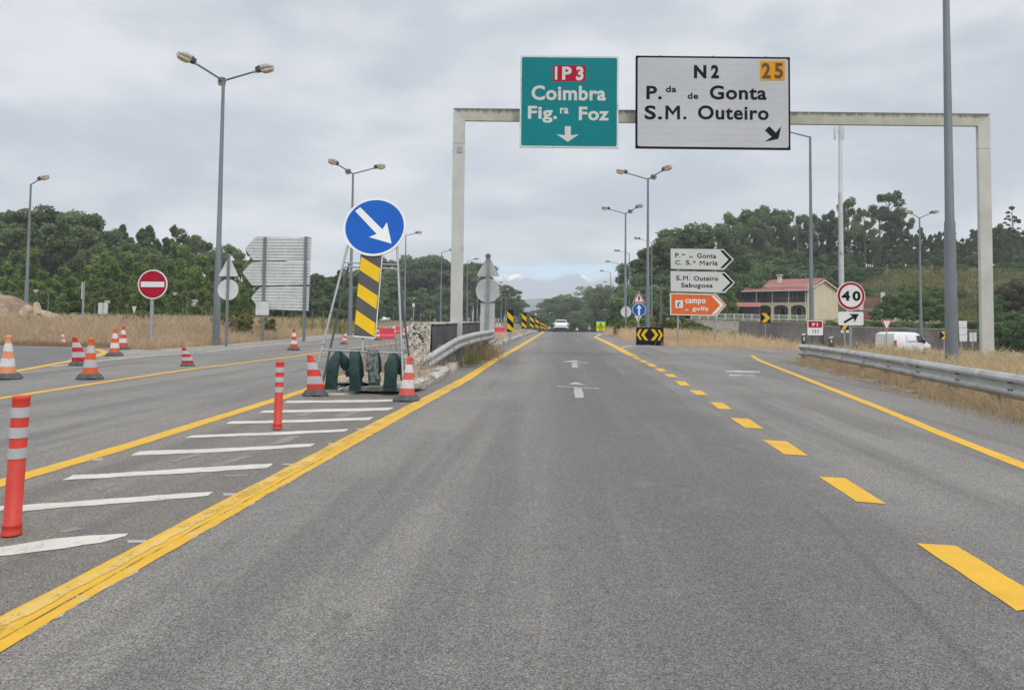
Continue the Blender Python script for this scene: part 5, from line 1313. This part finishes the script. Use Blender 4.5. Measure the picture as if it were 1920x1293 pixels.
def wall():
    t = thing('median_wall','dark weathered concrete wall on the median behind the bent guardrail','wall',(0,0,0))
    a, b = Vector((-2.05,20.0)), Vector((-1.28,31.5)); d = (b-a).normalized(); nr = Vector((-d.y,d.x)); th = .52; zt = 1.17
    vs = []; n = 24
    for i in range(n+1):
        p = a.lerp(b,i/n)
        for off, z in ((-.05,.02),(0,zt*.5),(0,zt),(th,zt+.02),(th+.02,.02)):
            q = p+nr*off; vs.append((q.x,q.y,z+(random.uniform(-.01,.012) if z > 1 else 0)))
    fs = [(i*5+j,i*5+5+j,i*5+6+j,i*5+j+1) for i in range(n) for j in range(4)]; fs = [f[::-1] for f in fs]
    MB().add(vs, fs+[(n*5,n*5+1,n*5+2,n*5+3,n*5+4)], WALLM).build('wall_body', t)
    mb = MB(); cap = []
    for i in range(n+1):
        p = a.lerp(b,i/n)
        for off, z in ((-.03,zt+.022),(-.03,zt+.055),(th+.03,zt+.06),(th+.03,zt+.022)): q = p+nr*off; cap.append((q.x,q.y,z+random.uniform(-.008,.008)))
    mb.add(cap, [(i*4+j,i*4+j+1,i*4+5+j,i*4+4+j) for i in range(n) for j in range(3)], CONC); mb.build('coping', t)
    # crumbling end face: cobbled rubble in pale mortar
    m, nt, bs = new_mat('crumbled_render'); tcn = N(nt,'ShaderNodeTexCoord')
    vo = N(nt,'ShaderNodeTexVoronoi'); vo.inputs['Scale'].default_value = 9; nt.links.new(tcn.outputs['Object'],vo.inputs['Vector'])
    ns = noise(nt,tcn.outputs['Object'],6,6,.7,.8)
    c = mix(nt,sstep(nt,ns,.35,.65),(.36,.32,.26),(.62,.59,.53)); s2 = N(nt,'ShaderNodeSeparateXYZ'); nt.links.new(tcn.outputs['Object'],s2.inputs[0])
    hole = mth(nt,'MULTIPLY',sstep(nt,noise(nt,tcn.outputs['Object'],9,4,.6,.6),.53,.57),sstep(nt,s2.outputs[2],.35,.7))
    nt.links.new(mix(nt,hole,c,(.05,.045,.04)),bs.inputs['Base Color']); bs.inputs['Roughness'].default_value = 1
    mb = MB(); nx, nz = 26, 40; A = Vector((-2.07,19.98)); B = Vector((-2.60,19.90)); vs = []
    for i in range(nx+1):
        for j in range(nz+1):
            f_ = i/nx; z = j/nz*1.24; p = A.lerp(B,f_); sl = (1-z/1.24)*.32*f_
            vs.append((p.x-sl, p.y-(1-z/1.24)*.35+random.uniform(-.02,.02)-.02*math.sin(i*.9+j*.7), z))
    mb.add(vs,[(i*(nz+1)+j,i*(nz+1)+j+1,(i+1)*(nz+1)+j+1,(i+1)*(nz+1)+j) for i in range(nx) for j in range(nz)],m); mb.build('rubble_end', t)
wall()

# delineators behind the right guardrail
for px, yt, yb, D_, lb in ((1507.5,625,642,28,'white-topped black delineator at the guardrail end'),(1559,631,645,27,'white-topped black delineator behind the guardrail, left of the 40 sign post')):
    c = P(px,yb,D_); zg = tzf(c.x,c.y)-c.z; hh = (yb-yt)/F*D_; t = thing('delineator_post',lb,'delineator',tuple(c),0,'white-topped black delineators')
    MB().box((-.055,0,zg-.05),(.055,.08,hh*.8), paint('delineator_brown',(.06,.045,.04),.6)).build('post', t)
    MB().prism([(-.056,hh*.78),(.056,hh*.86),(.056,hh),(-.056,hh*.9)],-.002,.082,WHITEN).build('top', t); MB().box((-.022,-.006,hh*.2),(.022,-.001,hh*.62),WHITEN).build('reflector', t)

# ------------------------------------------------------------ barriers
BRED = paint('barrier_red', (.62,.05,.075), .45, 0, .12, 3, .1, (.5,.15,.15)); BWHT = paint('barrier_white', (.66,.64,.62), .5, 0, .1, 3, .1, (.45,.4,.36))
def barrier(px, yb, D_, m, label, wd=1.0, hh=.7, rz=0.0):
    c = P(px,yb,D_); zg = tzf(c.x,c.y)+.015; t = thing('plastic_barrier',label,'barrier',(c.x,c.y,zg),rz,'red and white plastic barriers')
    secs = [[(x,y,z) for y, z in ((-.24,0),(-.24,.16),(-.1,.30),(-.07,hh),(.07,hh),(.1,.30),(.24,.16),(.24,0))] for x in (-wd/2,-wd/2+.03,wd/2-.03,wd/2)]
    for i in (0,3): secs[i] = [(x,y*.85,z*.97) for x,y,z in secs[i]]
    MB().loft(secs,m,False).build('shell', t); mb = MB()
    for z in (.2,.38,.56): mb.tube([(wd/2+.03,0,z-.04),(wd/2+.03,0,z+.04)],.05,m,8)
    mb.build('coupling', t); MB().tube([(0,0,hh-.005),(0,0,hh+.05)],.05,BWHT,8).build('filler_cap', t)
barrier(722,633,49,BRED,'bright red plastic barrier behind the striped plate',1.15,.66,R(6))
for i, (px, m, lb) in enumerate(((741,BWHT,'leaning white barrier in the far row nearest the red one'),(748,BRED,'dark pink barrier between two white ones in the far row'),(767.5,BWHT,'white barrier beside the trestle leg in the far row'),(776,BRED,'red barrier against the rubble wall end'))):
    barrier(px,621,64,m,lb,.42 if m is BWHT and i == 0 else .55,.62,R(12))
for i, (px, m, lb) in enumerate(((924,BWHT,'white barrier seen through the gap beside the disc sign post'),(931,BRED,'red barrier behind the median left of the striped boards'),(941,BRED,'red barrier just left of the first striped board'),(905,BWHT,'white barrier behind the end of the dark wall'))):
    barrier(px,617,66,m,lb,.5,.6,R(5))

# ------------------------------------------------------------ rocks
def rock(c, r, m, seed, name='boulder', label=None, group=None):
    import bmesh
    rs = random.Random(seed); bm = bmesh.new()
    for _ in range(26):
        d = Vector((rs.gauss(0,1), rs.gauss(0,1), rs.gauss(0,1))).normalized()*rs.uniform(.8,1.05); bm.verts.new((d.x*r[0], d.y*r[1], d.z*r[2]))
    bmesh.ops.convex_hull(bm, input=bm.verts)
    bmesh.ops.delete(bm, geom=[v for v in bm.verts if not v.link_faces], context='VERTS')
    bmesh.ops.bevel(bm, geom=bm.edges[:], offset=min(r)*.07, segments=1, affect='EDGES')
    me = bpy.data.meshes.new(name); bm.to_mesh(me); bm.free(); me.materials.append(m)
    o = bpy.data.objects.new(name, me); col.objects.link(o); o.location = c; o.rotation_euler = (rs.uniform(-.2,.2), rs.uniform(-.3,.3), rs.uniform(0,3)); return tag(o, label, name, group)
ROCKM = paint('pale_rock', (.42,.34,.23), .95, 0, .25, 1.2, .3, (.22,.16,.1), bump=.7, bscale=5)
EARTH = paint('heaped_earth', (.25,.17,.12), 1, 0, .3, .9, .4, (.36,.28,.2), bump=.8, bscale=4)
D = 50
mb = MB(); vs = []; import mathutils
c = P(-70,600,D)
for j in range(25):
    for i in range(41):
        x_ = -8+i*.42; y_ = -4+j*.4; rr = math.sqrt((x_/6.3)**2+(y_/4.2)**2); h = max(0,1-rr)*3.7+.5*mathutils.noise.noise(Vector((x_*.9,y_*.9,0)))*(rr<1.1)
        vs.append((x_,y_,h-.15))
mb.add(vs,[(j*41+i,j*41+i+1,j*41+42+i,j*41+41+i) for j in range(24) for i in range(40)],EARTH,True)
tag(mb.build('earth_mound',None,(c.x,c.y+1,tzf(c.x,c.y))),'brown heap of excavated earth at the far left','mound')
for i, (px, py, rx, rz_, lb) in enumerate(((55,586,.75,.5,'rounded pale boulder right of the lamp base on the earth heap'),(70,585,.28,.75,'upright pointed slab of rock among the boulders'),(80,590,.5,.3,'flat tilted rock slab beside the pointed one'),(95,597,.75,.5,'large blocky pale boulder at the right end of the heap'),(104,600,.45,.42,'squat boulder at the very end of the heap'),(66,596,.5,.4,'rock wedged below the pointed slab'),(16,597,.25,.2,'small pale rock lying on the earth heap'),(84,598,.6,.4,'boulder between the flat slab and the blocky one'))):
    cc = P(px,py,46.5); rock(tuple(cc),(rx,.6,rz_),ROCKM,i+3,'boulder',lb,'pale boulders beside the earth heap')

# ------------------------------------------------------------ vehicles
CARW = paint('white_car_paint', (.74,.75,.76), .25, 0, .03, 1, .06, (.4,.38,.33)); GLASS = paint('dark_car_glass', (.025,.03,.035), .08, 0, .1)
TYRE = paint('tyre_rubber', (.025,.025,.026), .8); TAIL = paint('tail_light_red', (.42,.015,.02), .25); RIM = paint('wheel_rim', (.35,.36,.37), .35, .6); PLATE = paint('number_plate', (.6,.6,.58), .5)
def car(c, rz, label):
    """rear towards -Y"""
    t = thing('passenger_car',label,'car',c,rz)
    def sec(y, w_, z0, zs, wt, zt):
        return [(-w_*.94,y,z0),(-w_,y,z0+.2),(-w_*.99,y,zs),(-wt,y,zt-.05),(-wt*.85,y,zt),(wt*.85,y,zt),(wt,y,zt-.05),(w_*.99,y,zs),(w_,y,z0+.2),(w_*.94,y,z0)]
    MB().loft([sec(*a) for a in ((-2.15,.78,.34,.72,.70,.85),(-2.05,.88,.25,.80,.74,1.02),(-1.75,.91,.22,.90,.70,1.18),(-1.25,.92,.2,.93,.60,1.44),(-.3,.92,.2,.93,.62,1.50),(.5,.92,.2,.93,.60,1.42),(1.1,.92,.2,.92,.74,.98),(1.9,.88,.24,.8,.68,.88),(2.15,.74,.32,.6,.6,.70))],CARW).build('body', t)
    mb = MB(); mb.add([(-.66,-1.83,1.14),(.66,-1.83,1.14),(.56,-1.37,1.42),(-.56,-1.37,1.42)],[(0,1,2,3)],GLASS); mb.build('rear_window', t)
    for sx in (-1,1):
        MB().add([(sx*.925,-1.2,.97),(sx*.925,.8,.97),(sx*.66,.45,1.38),(sx*.66,-.95,1.40)],[(0,1,2,3) if sx>0 else (3,2,1,0)],GLASS).build('side_window', t)
        MB().box((sx*.76-.13,-2.13,.72),(sx*.76+.13,-2.0,.90),TAIL,.03).build('tail_light', t); MB().box((sx*.98-.09,.55,.95),(sx*.98+.09,.7,1.08),CARW,.02).build('wing_mirror', t)
        for y in (-1.35,1.35):
            w_ = MB().tube([(sx*.72,y,.32),(sx*.93,y,.32)],.32,TYRE,20).build('wheel', t); MB().tube([(sx*.90,y,.32),(sx*.94,y,.32)],.2,RIM,14).build('rim', w_)
    MB().box((-.82,-2.19,.3),(.82,-2.06,.52),BLACKS,.03).build('bumper', t); MB().box((-.26,-2.175,.62),(.26,-2.12,.74),PLATE).build('number_plate', t)
    return t
p = P(1052,621,97); car((p.x,p.y,tzf(p.x,p.y)+.03), R(-4), 'white car driving away over the crest of the road')
p = P(721,601,190); car((p.x,p.y,tzf(p.x,p.y)+.02), R(172), 'small white car approaching on the far carriageway')
def van():
    p = P(1694,640,61); zc = -1.22; t = thing('panel_van','white panel van driving away on the slip road behind the guardrail','van',(p.x,p.y,zc),R(-62))
    def sec(y, w_, z0, zs, wt, zt):
        return [(-w_*.95,y,z0),(-w_,y,z0+.2),(-w_,y,zs),(-wt,y,zt-.12),(-wt*.8,y,zt),(wt*.8,y,zt),(wt,y,zt-.12),(w_,y,zs),(w_,y,z0+.2),(w_*.95,y,z0)]
    MB().loft([sec(*a) for a in ((-2.25,.84,.32,.95,.76,1.70),(-2.2,.90,.28,1.0,.80,1.78),(-1.9,.92,.25,1.05,.82,1.84),(-.5,.93,.25,1.05,.82,1.86),(.5,.93,.25,1.05,.80,1.83),(.95,.93,.25,1.05,.78,1.72),(1.65,.92,.25,1.0,.80,1.12),(2.1,.86,.28,.85,.72,.95),(2.25,.74,.35,.65,.6,.78))],CARW).build('body', t)
    MB().add([(.94,.35,1.06),(.94,1.45,1.03),(.83,.95,1.58),(.83,.4,1.60)],[(0,1,2,3)],GLASS).build('side_window', t)
    MB().add([(-.72,1.62,1.14),(-.72,1.0,1.70),(.72,1.0,1.70),(.72,1.62,1.14)],[(0,1,2,3)],GLASS).build('windscreen', t)
    SEAM = paint('door_seam', (.22,.22,.22), .6)
    mb = MB(); mb.box((.925,-.75,1.12),(.945,.15,1.17),BLACKS); mb.build('door_rail', t)
    for y in (-.9,.25): MB().box((.92,y-.01,.4),(.937,y+.01,1.6),SEAM).build('door_seam', t)
    MB().box((-.01,-2.262,.45),(.01,-2.24,1.6),SEAM).build('rear_door_seam', t); MB().box((-.3,-2.275,.62),(.3,-2.25,.74),PLATE).build('number_plate', t)
    for sx in (-1,1):
        MB().box((sx*.88-.09,-2.26,.75),(sx*.88+.055,-2.1,1.22),TAIL,.02).build('tail_light', t); MB().box((sx*1.0-.1,1.0,1.0),(sx*1.0+.1,1.12,1.25),BLACKS,.02).build('wing_mirror', t)
        for y in (-1.4,1.35):
            w_ = MB().tube([(sx*.75,y,.32),(sx*.94,y,.32)],.32,TYRE,20).build('wheel', t); MB().tube([(sx*.92,y,.32),(sx*.95,y,.32)],.2,RIM,14).build('rim', w_)
van()

# ------------------------------------------------------------ retaining walls, fences
GW = paint('grey_block_wall', (.15,.14,.135), .95, 0, .35, .35, .6, (.10,.09,.085), bump=.5, bscale=3)
def wall_run(a, b, label, m=GW, th=.3, name='retaining_wall'):
    """a,b = (px, ytop, D)"""
    A, B = P(*a), P(*b); zb = min(tzf(A.x,A.y),tzf(B.x,B.y))-.4; t = thing(name,label,'wall',(A.x,A.y,zb)); L = Vector((B.x-A.x,B.y-A.y)).length; an = math.atan2(B.y-A.y,B.x-A.x); t.rotation_euler[2] = an
    MB().prism([(0,0),(L,0),(L,B.z-zb),(0,A.z-zb)],0,th,m).build('wall_body', t)
    mb = MB(); mb.add([(0,-.04,A.z-zb),(L,-.04,B.z-zb),(L,-.04,B.z-zb+.07),(0,-.04,A.z-zb+.07),(0,th+.04,A.z-zb),(L,th+.04,B.z-zb),(L,th+.04,B.z-zb+.07),(0,th+.04,A.z-zb+.07)],[(0,1,2,3),(3,2,6,7),(5,4,7,6),(4,0,3,7),(1,5,6,2)],CONC); mb.build('coping', t)
    return t, L, A.z-zb, B.z-zb
wall_run((1385,602,84),(1545,606,82),'grey garden wall below the house, under the pale railing')
wall_run((1545,612,81.5),(1900,621,77),'long dark grey retaining wall behind the white van')
wall_run((1250,597,88),(1385,602,88),'pale low wall behind the stacked direction signs', CONC)
def railing(a, b, n, label):
    A, B = P(*a), P(*b); t = thing('garden_railing',label,'railing',tuple(A)); d = B-A; m = paint('pale_railing',(.55,.58,.50),.6)
    MB().tube([(0,0,.62),(d.x,d.y,d.z+.62)],.035,m,6).build('top_rail', t); MB().tube([(0,0,.1),(d.x,d.y,d.z+.1)],.03,m,6).build('bottom_rail', t)
    for i in range(n+1): q = d*(i/n); MB().box((q.x-.05,q.y-.05,q.z),(q.x+.05,q.y+.05,q.z+.7),m).build('railing_post', t)
    mb = MB()
    for i in range(n*8): q = d*(i/(n*8)); mb.box((q.x-.015,q.y-.01,q.z+.1),(q.x+.015,q.y+.01,q.z+.6),m)
    mb.build('bars', t)
railing((1296,597.5,87.7),(1512,602.5,83.5),13,'pale green railing along the wall in front of the house')
# hedge and low plants above the walls
for x_ in range(1300,1512,11): tree('round', x_+random.uniform(-3,3), 594+random.uniform(-2,3)+(x_-1300)*.012, 91, 'low clipped shrub behind the pale railing', 'low shrubs behind the railing', 1.6, cat='shrub', name='garden_shrub', leafmat=L_YOUNG)
for x_ in range(1540,1900,8): tree('round', x_+random.uniform(-3,3), 600+random.uniform(-5,5), 86.5, 'low vine-like shrub on top of the grey retaining wall', 'shrubs on the retaining wall', 1.7, cat='shrub', name='garden_shrub')
for x_, yt in ((1238,598),(1250,592),(1262,596),(1278,590),(1292,596),(1305,600),(1318,602),(1180,600),(1165,603),(1170,596),(1226,600)):
    tree('round', x_, yt, random.uniform(63,70), 'green bramble bush behind the double chevron board', 'bramble bushes behind the chevron board', 1.1, cat='bush', name='bramble_bush', leafmat=L_WEED)
for x_, yt, D_ in ((1160,590,100),(1150,600,115),(1142,605,130),(1176,590,96),(1190,596,90),(1210,588,92)):
    tree('round', x_, yt, D_, 'roadside bush on the right verge near the crest', 'bushes on the right verge near the crest', 1.2, cat='bush', name='roadside_bush', leafmat=L_YOUNG)
for x_, yt, D_ in ((1622,640,34),(1605,642,32),(1640,643,36),(1560,640,38)):
    tree('round', x_, yt, D_, 'small yellow-green weed bush behind the right guardrail', 'weed bushes behind the right guardrail', .8, cat='bush', name='weed_bush', leafmat=L_WEED)

# ------------------------------------------------------------ houses
ROOF = paint('red_roof_sheet', (.30,.10,.08), .7, 0, .12, .6, .1, (.25,.09,.07)); CREAMW = paint('cream_render', (.64,.56,.40), .85, 0, .06, .5); STONE = paint('grey_stone_wall', (.20,.185,.165), .95, 0, .3, 2.5)
DARKW = paint('dark_window', (.03,.033,.036), .15); FRAMEW = paint('white_frame', (.68,.66,.6), .6); RAILB = paint('brown_railing', (.11,.065,.05), .6)
def house():
    K = P(1513,597,132); z0 = 1.75; th = R(-46)
    # local: x along the front going left is negative; front faces -Y; gable on +X side
    t = thing('house','two-storey cream house with red roof, balcony and arches','house',(K.x,K.y,z0),th)
    Lf, Dp, H1, H2 = 12.6, 12.0, 2.75, 5.35
    b = 2.2      # balcony depth
    w = MB(); w.prism([(-.0,0),(Dp,0),(Dp,H2),(Dp/2-.2,H2+1.75),(0,H2)],-.2,.0,CREAMW)     # gable wall, then turned
    w.xf(Matrix.Rotation(math.pi/2,4,'Z')); w.build('gable_wall', t)
    MB().box((-Lf,b,0),(0,b+.25,H2),STONE).build('front_wall', t); MB().box((-Lf,b+.25,0),(-Lf+.25,Dp,H2),CREAMW).build('side_wall', t); MB().box((-Lf,Dp-.25,0),(0,Dp,H2),CREAMW).build('rear_wall', t)
    MB().box((-Lf-.1,-.05,H1-.12),(-.01,b,H1+.16),CREAMW).build('balcony_slab', t)
    # arches
    mb = MB(); n = 4; wdt = Lf/n
    for i in range(n):
        x0, x1 = -Lf+i*wdt, -Lf+(i+1)*wdt; pts = [(x0,H1-.13),(x0,0),(x0+.22,0),(x0+.22,H1-1.0)]
        for k in range(9): a = math.pi-math.pi*k/8; pts.append(((x0+x1)/2+(wdt/2-.22)*math.cos(a), H1-1.0+.72*math.sin(a)**.7 if 0<k<8 else H1-1.0))
        pts += [(x1-.22,H1-1.0),(x1-.22,0),(x1,0),(x1,H1-.13)]; mb.prism(pts,.0,.28,CREAMW)
    mb.build('arcade', t)
    for i in range(5): x_ = -Lf+.1+i*(Lf-.4)/4; MB().box((x_,.05,H1+.16),(x_+.13,.18,H2-.1),FRAMEW).build('balcony_post', t)
    mb = MB()
    for z in (H1+.35,H1+.6,H1+.85,H1+1.05): mb.box((-Lf,.08,z),(-.1,.14,z+.06),RAILB)
    for i in range(40): x_ = -Lf+i*Lf/40; mb.box((x_,.09,H1+.17),(x_+.05,.13,H1+1.06),RAILB)
    mb.build('balcony_railing', t)
    for x0, x1, z_0, z_1 in ((-9.4,-8.2,H1+.2,H2-.4),(-7.9,-7.0,H1+.2,H2-.4),(-4.8,-3.6,H1+1.0,H2-.5),(-2.6,-1.4,H1+.2,H2-.4),(-1.2,-.5,H1+.2,H2-.4),(-6.0,-4.9,.3,2.1),(-2.9,-1.9,.2,2.1),(-1.6,-.8,.9,2.0),(-11,-9.9,.2,2.1)):
        f_ = MB().box((x0,b-.06,z_0),(x1,b-.002,z_1),FRAMEW).build('window', t); MB().box((x0+.08,b-.08,z_0+.08),(x1-.08,b-.061,z_1-.08),DARKW).build('pane', f_)
    # roof: ridge along x, overhanging the balcony
    rz_ = H2+1.8; o_ = .5; yr = Dp/2-.2
    mb = MB(); fy = -.65; rx0 = -Lf+3.6
    A = (-Lf-.7,fy,H2-.25); B_ = (.55,fy,H2-.25); Rg0 = (rx0,yr,rz_); Rg1 = (.55,yr,rz_); Cc = (.55,Dp+.4,H2-.1); Dd = (-Lf-.7,Dp+.4,H2-.1)
    dn = lambda p: (p[0],p[1],p[2]-.14)
    vs = [A,B_,Rg1,Rg0,Cc,Dd]; vs += [dn(p) for p in vs]
    mb.add(vs,[(0,1,2,3),(3,2,4,5),(0,3,5),(9,8,7,6),(11,10,8,9),(11,9,6),(0,6,7,1),(1,7,8,2),(2,8,10,4),(4,10,11,5),(5,11,6,0)],ROOF)
    rf = mb.build('roof', t)
    ka = (rz_-(H2-.25))/(yr-fy); ya = 1.7; za = H2-.25+ka*(ya-fy)+.16
    mb = MB(); vs = [(-Lf+1.6,ya,za),(.62,ya,za),(.62,yr+.1,rz_+.16),(rx0-.2,yr+.1,rz_+.16)]; vs += [(x,y,z-.15) for x,y,z in vs]
    mb.add(vs,[(0,1,2,3),(0,4,5,1),(1,5,6,2),(3,7,4,0)],ROOF); mb.build('upper_roof', rf)
    MB().box((-Lf+1.6,ya-.05,za-.2),(.62,ya-.01,za-.02),FRAMEW).build('upper_fascia', rf)
    mb = MB()
    for i in range(34): # tile ribs
        x_ = -Lf+.2+i*.38; tt = max(0,min(1,(x_-A[0])/(Rg0[0]-A[0]))); 
        mb.tube([(x_,fy,H2-.22),(x_,fy+(yr-fy)*tt,H2-.22+(rz_-H2+.25)*tt)],.035,ROOF,5,False)
    mb.build('tile_ribs', rf)
    mb = MB(); mb.box((-Lf-.75,fy-.1,H2-.46),(.6,fy-.0,H2-.28),FRAMEW); mb.build('gutter', t); mb = MB(); mb.prism([(fy,H2-.30),(yr,rz_-.16),(Dp+.4,H2-.16),(Dp+.4,H2-.36),(yr,rz_-.36),(fy,H2-.5)],-.66,-.57,FRAMEW); mb.xf(Matrix.Rotation(math.pi/2,4,'Z')); mb.build('verge_trim', t)
    c_ = MB().box((-7.0,3.3,H2+.6),(-6.4,3.8,rz_+.6),FRAMEW).build('chimney', t); MB().box((-7.2,3.15,rz_+.7),(-6.2,3.95,rz_+.85),FRAMEW).build('chimney_cap', c_)
    MB().tube([(-8.6,4,rz_-.6),(-8.6,4,rz_+3.4)],.04,GALVD,5).build('aerial', t)
    MB().box((-9.4,3.97,rz_+3.3),(-8.2,4.03,rz_+3.42),GALV).build('aerial_head', t)
    mb = MB()
    for i in range(4): mb.tube([(-3+i*.9,4.2,rz_-.2),(-3+i*.9,4.2,rz_+.9)],.04,GALV,5)
    mb.tube([(-3.1,4.2,rz_+.85),(-.1,4.2,rz_+.85)],.04,GALV,5); mb.build('solar_rack', t)
house()
def house2():
    K = P(1634,590,118); t = thing('small_house','white house half hidden right of the 40 sign, with two white chimneys','house',(K.x,K.y,K.z-1.0),R(-25))
    MB().box((-3.5,0,0),(3.4,5,2.2),paint('white_render',(.62,.58,.53),.85)).build('walls', t); MB().prism([(-3.8,2.2),(3.7,2.2),(2.4,3.7),(-2.6,3.7)],-.3,5.3,paint('brown_tiles',(.24,.13,.09),.9,0,.3,3)).build('roof', t)
    for x_ in (-1.4,1.6): MB().box((x_-.3,-.5,.5),(x_+.3,.1,4.4 if x_>0 else 3.4),FRAMEW).build('chimney', t)
    MB().prism([(-2.2,.2),(.9,.2),(.4,1.7),(-1.8,1.7)],-1.9,-.6,ROOF).build('porch_roof', t)
house2()
p = P(1400,577,125); t = thing('garden_shed','open-sided shed with a pink roof left of the house','shed',(p.x,p.y,1.7),R(-20))
MB().add([(-2.2,-1.5,2.0),(2.2,-1.5,2.0),(2.2,1.5,2.7),(-2.2,1.5,2.7),(-2.2,-1.5,1.9),(2.2,-1.5,1.9),(2.2,1.5,2.6),(-2.2,1.5,2.6)],[(0,1,2,3),(7,6,5,4),(0,4,5,1),(1,5,6,2),(2,6,7,3),(3,7,4,0)],ROOF).build('roof', t)
for x_ in (-2.0,2.0): MB().box((x_-.08,-1.4,0),(x_+.08,-1.25,1.95),BARK).build('post', t)
MB().box((-2.1,1.2,0),(2.1,1.35,2.4),DARKW).build('rear_wall', t)

# ------------------------------------------------------------ mast, utility pole
def mast():
    D = 165; s = D/F; b = P(1577.5,532,D); zt = P(1574,236,D).z; z0 = tzf(b.x,b.y)-.3; h = zt-z0
    m = paint('mast_white',(.55,.56,.56),.6,0,.08,.4,.1,(.4,.4,.38)); t = thing('telecom_mast','tall white telecom mast rising behind the house','mast',(b.x,b.y,z0)); z1 = h*.62
    MB().tube([(0,0,0),(0,0,z1)],[.62,.42],m,12).build('lower_pole', t)
    mb = MB(); r = .42; k = 26
    for i in range(3):
        a = 2*math.pi*i/3; mb.tube([(r*math.cos(a),r*math.sin(a),z1-.1),(r*.7*math.cos(a),r*.7*math.sin(a),h)],.06,m,5)
    for j in range(k):
        za = z1+(h-z1)*j/k; zb = z1+(h-z1)*(j+1)/k; ra = r*(1-.3*j/k); rb = r*(1-.3*(j+1)/k)
        for i in range(3): a = 2*math.pi*i/3; a2 = 2*math.pi*(i+1)/3; mb.tube([(ra*math.cos(a),ra*math.sin(a),za),(rb*math.cos(a2),rb*math.sin(a2),zb)],.04,m,4,False)
    mb.build('lattice', t)
    mb = MB()
    for i in range(int(z1/.5)): mb.box((-.62,-.1,i*.5),(-.42,-.04,i*.5+.05),GALV)
    mb.tube([(-.66,-.07,0),(-.5,-.07,z1)],.04,GALV,5); mb.build('cable_ladder', t)
    for i in range(3):
        a = 2*math.pi*i/3+.5; x_, y_ = 1.05*math.cos(a), 1.05*math.sin(a); an = MB().box((x_-.2,y_-.1,h-2.9),(x_+.2,y_+.1,h-.2),m,.03).build('antenna', t); MB().tube([(0,0,h-1.2),(x_,y_,h-1.2)],.04,GALV,5).build('bracket', an)
    MB().tube([(0,0,h-.3),(0,0,h+1.2)],.03,GALV,5).build('lightning_rod', t)
    MB().tube([(-.15,-.5,z1*.45),(-.15,-.5,z1*.45+1.2)],.3,m,10).build('drum_antenna', t)
mast()
D = 92; p = P(1239,591,D); zt = P(1239,533,D).z; z0 = tzf(p.x,p.y)-.2
t = thing('utility_pole','pale wooden utility pole between the lamps and the direction signs','utility pole',(p.x,p.y,z0)); MB().tube([(0,0,0),(0,0,zt-z0)],[.16,.11],BARKP,9).build('pole', t); MB().tube([(0,0,zt-z0-.5),(-.9,0,zt-z0-.1)],.03,GALV,6).build('arm', t)
for px, y0, y1, D_, lb in ((714,602,560,200,'thin pale pole beside the distant white car'),(775,602,575,160,'slim post with a small white box behind the trestle'),):
    p = P(px,y0,D_); zt = P(px,y1,D_).z; t = thing('slim_post',lb,'post',(p.x,p.y,tzf(p.x,p.y))); MB().tube([(0,0,0),(0,0,zt-tzf(p.x,p.y))],.1,GALV,8).build('pole', t); MB().box((-.25,-.15,zt-tzf(p.x,p.y)),(.25,.15,zt-tzf(p.x,p.y)+.7),WHITEN,.05).build('box', t)
# fence stakes in the left verge
for i, px in enumerate((395,475,530,585,605,620)):
    p = P(px,606,56+i); t = thing('fence_stake','short weathered wooden stake in the left verge before the wood','stake',(p.x,p.y,tzf(p.x,p.y)),0,'wooden stakes before the left wood'); MB().tube([(0,0,-.1),(.02,0,1.7)],[.06,.05],BARKP,7).build('stake_post', t)

# ------------------------------------------------------------ haze
mb = MB(); m = bpy.data.materials.new('haze_air'); m.use_nodes = True; nt = m.node_tree; nt.nodes.clear()
pv_ = N(nt,'ShaderNodeVolumePrincipled'); pv_.inputs['Color'].default_value = (.80,.88,1.0,1); pv_.inputs['Density'].default_value = .0004; pv_.inputs['Anisotropy'].default_value = .2
oo = N(nt,'ShaderNodeOutputMaterial'); nt.links.new(pv_.outputs[0], oo.inputs['Volume'])
mb.box((-3150,-450,-20),(3150,3150,62), m); hz = mb.build('haze'); tag(hz, 'thin pale air over the whole place', 'haze', kind='stuff')
m.cycles.homogeneous_volume = True if hasattr(m.cycles,'homogeneous_volume') else None
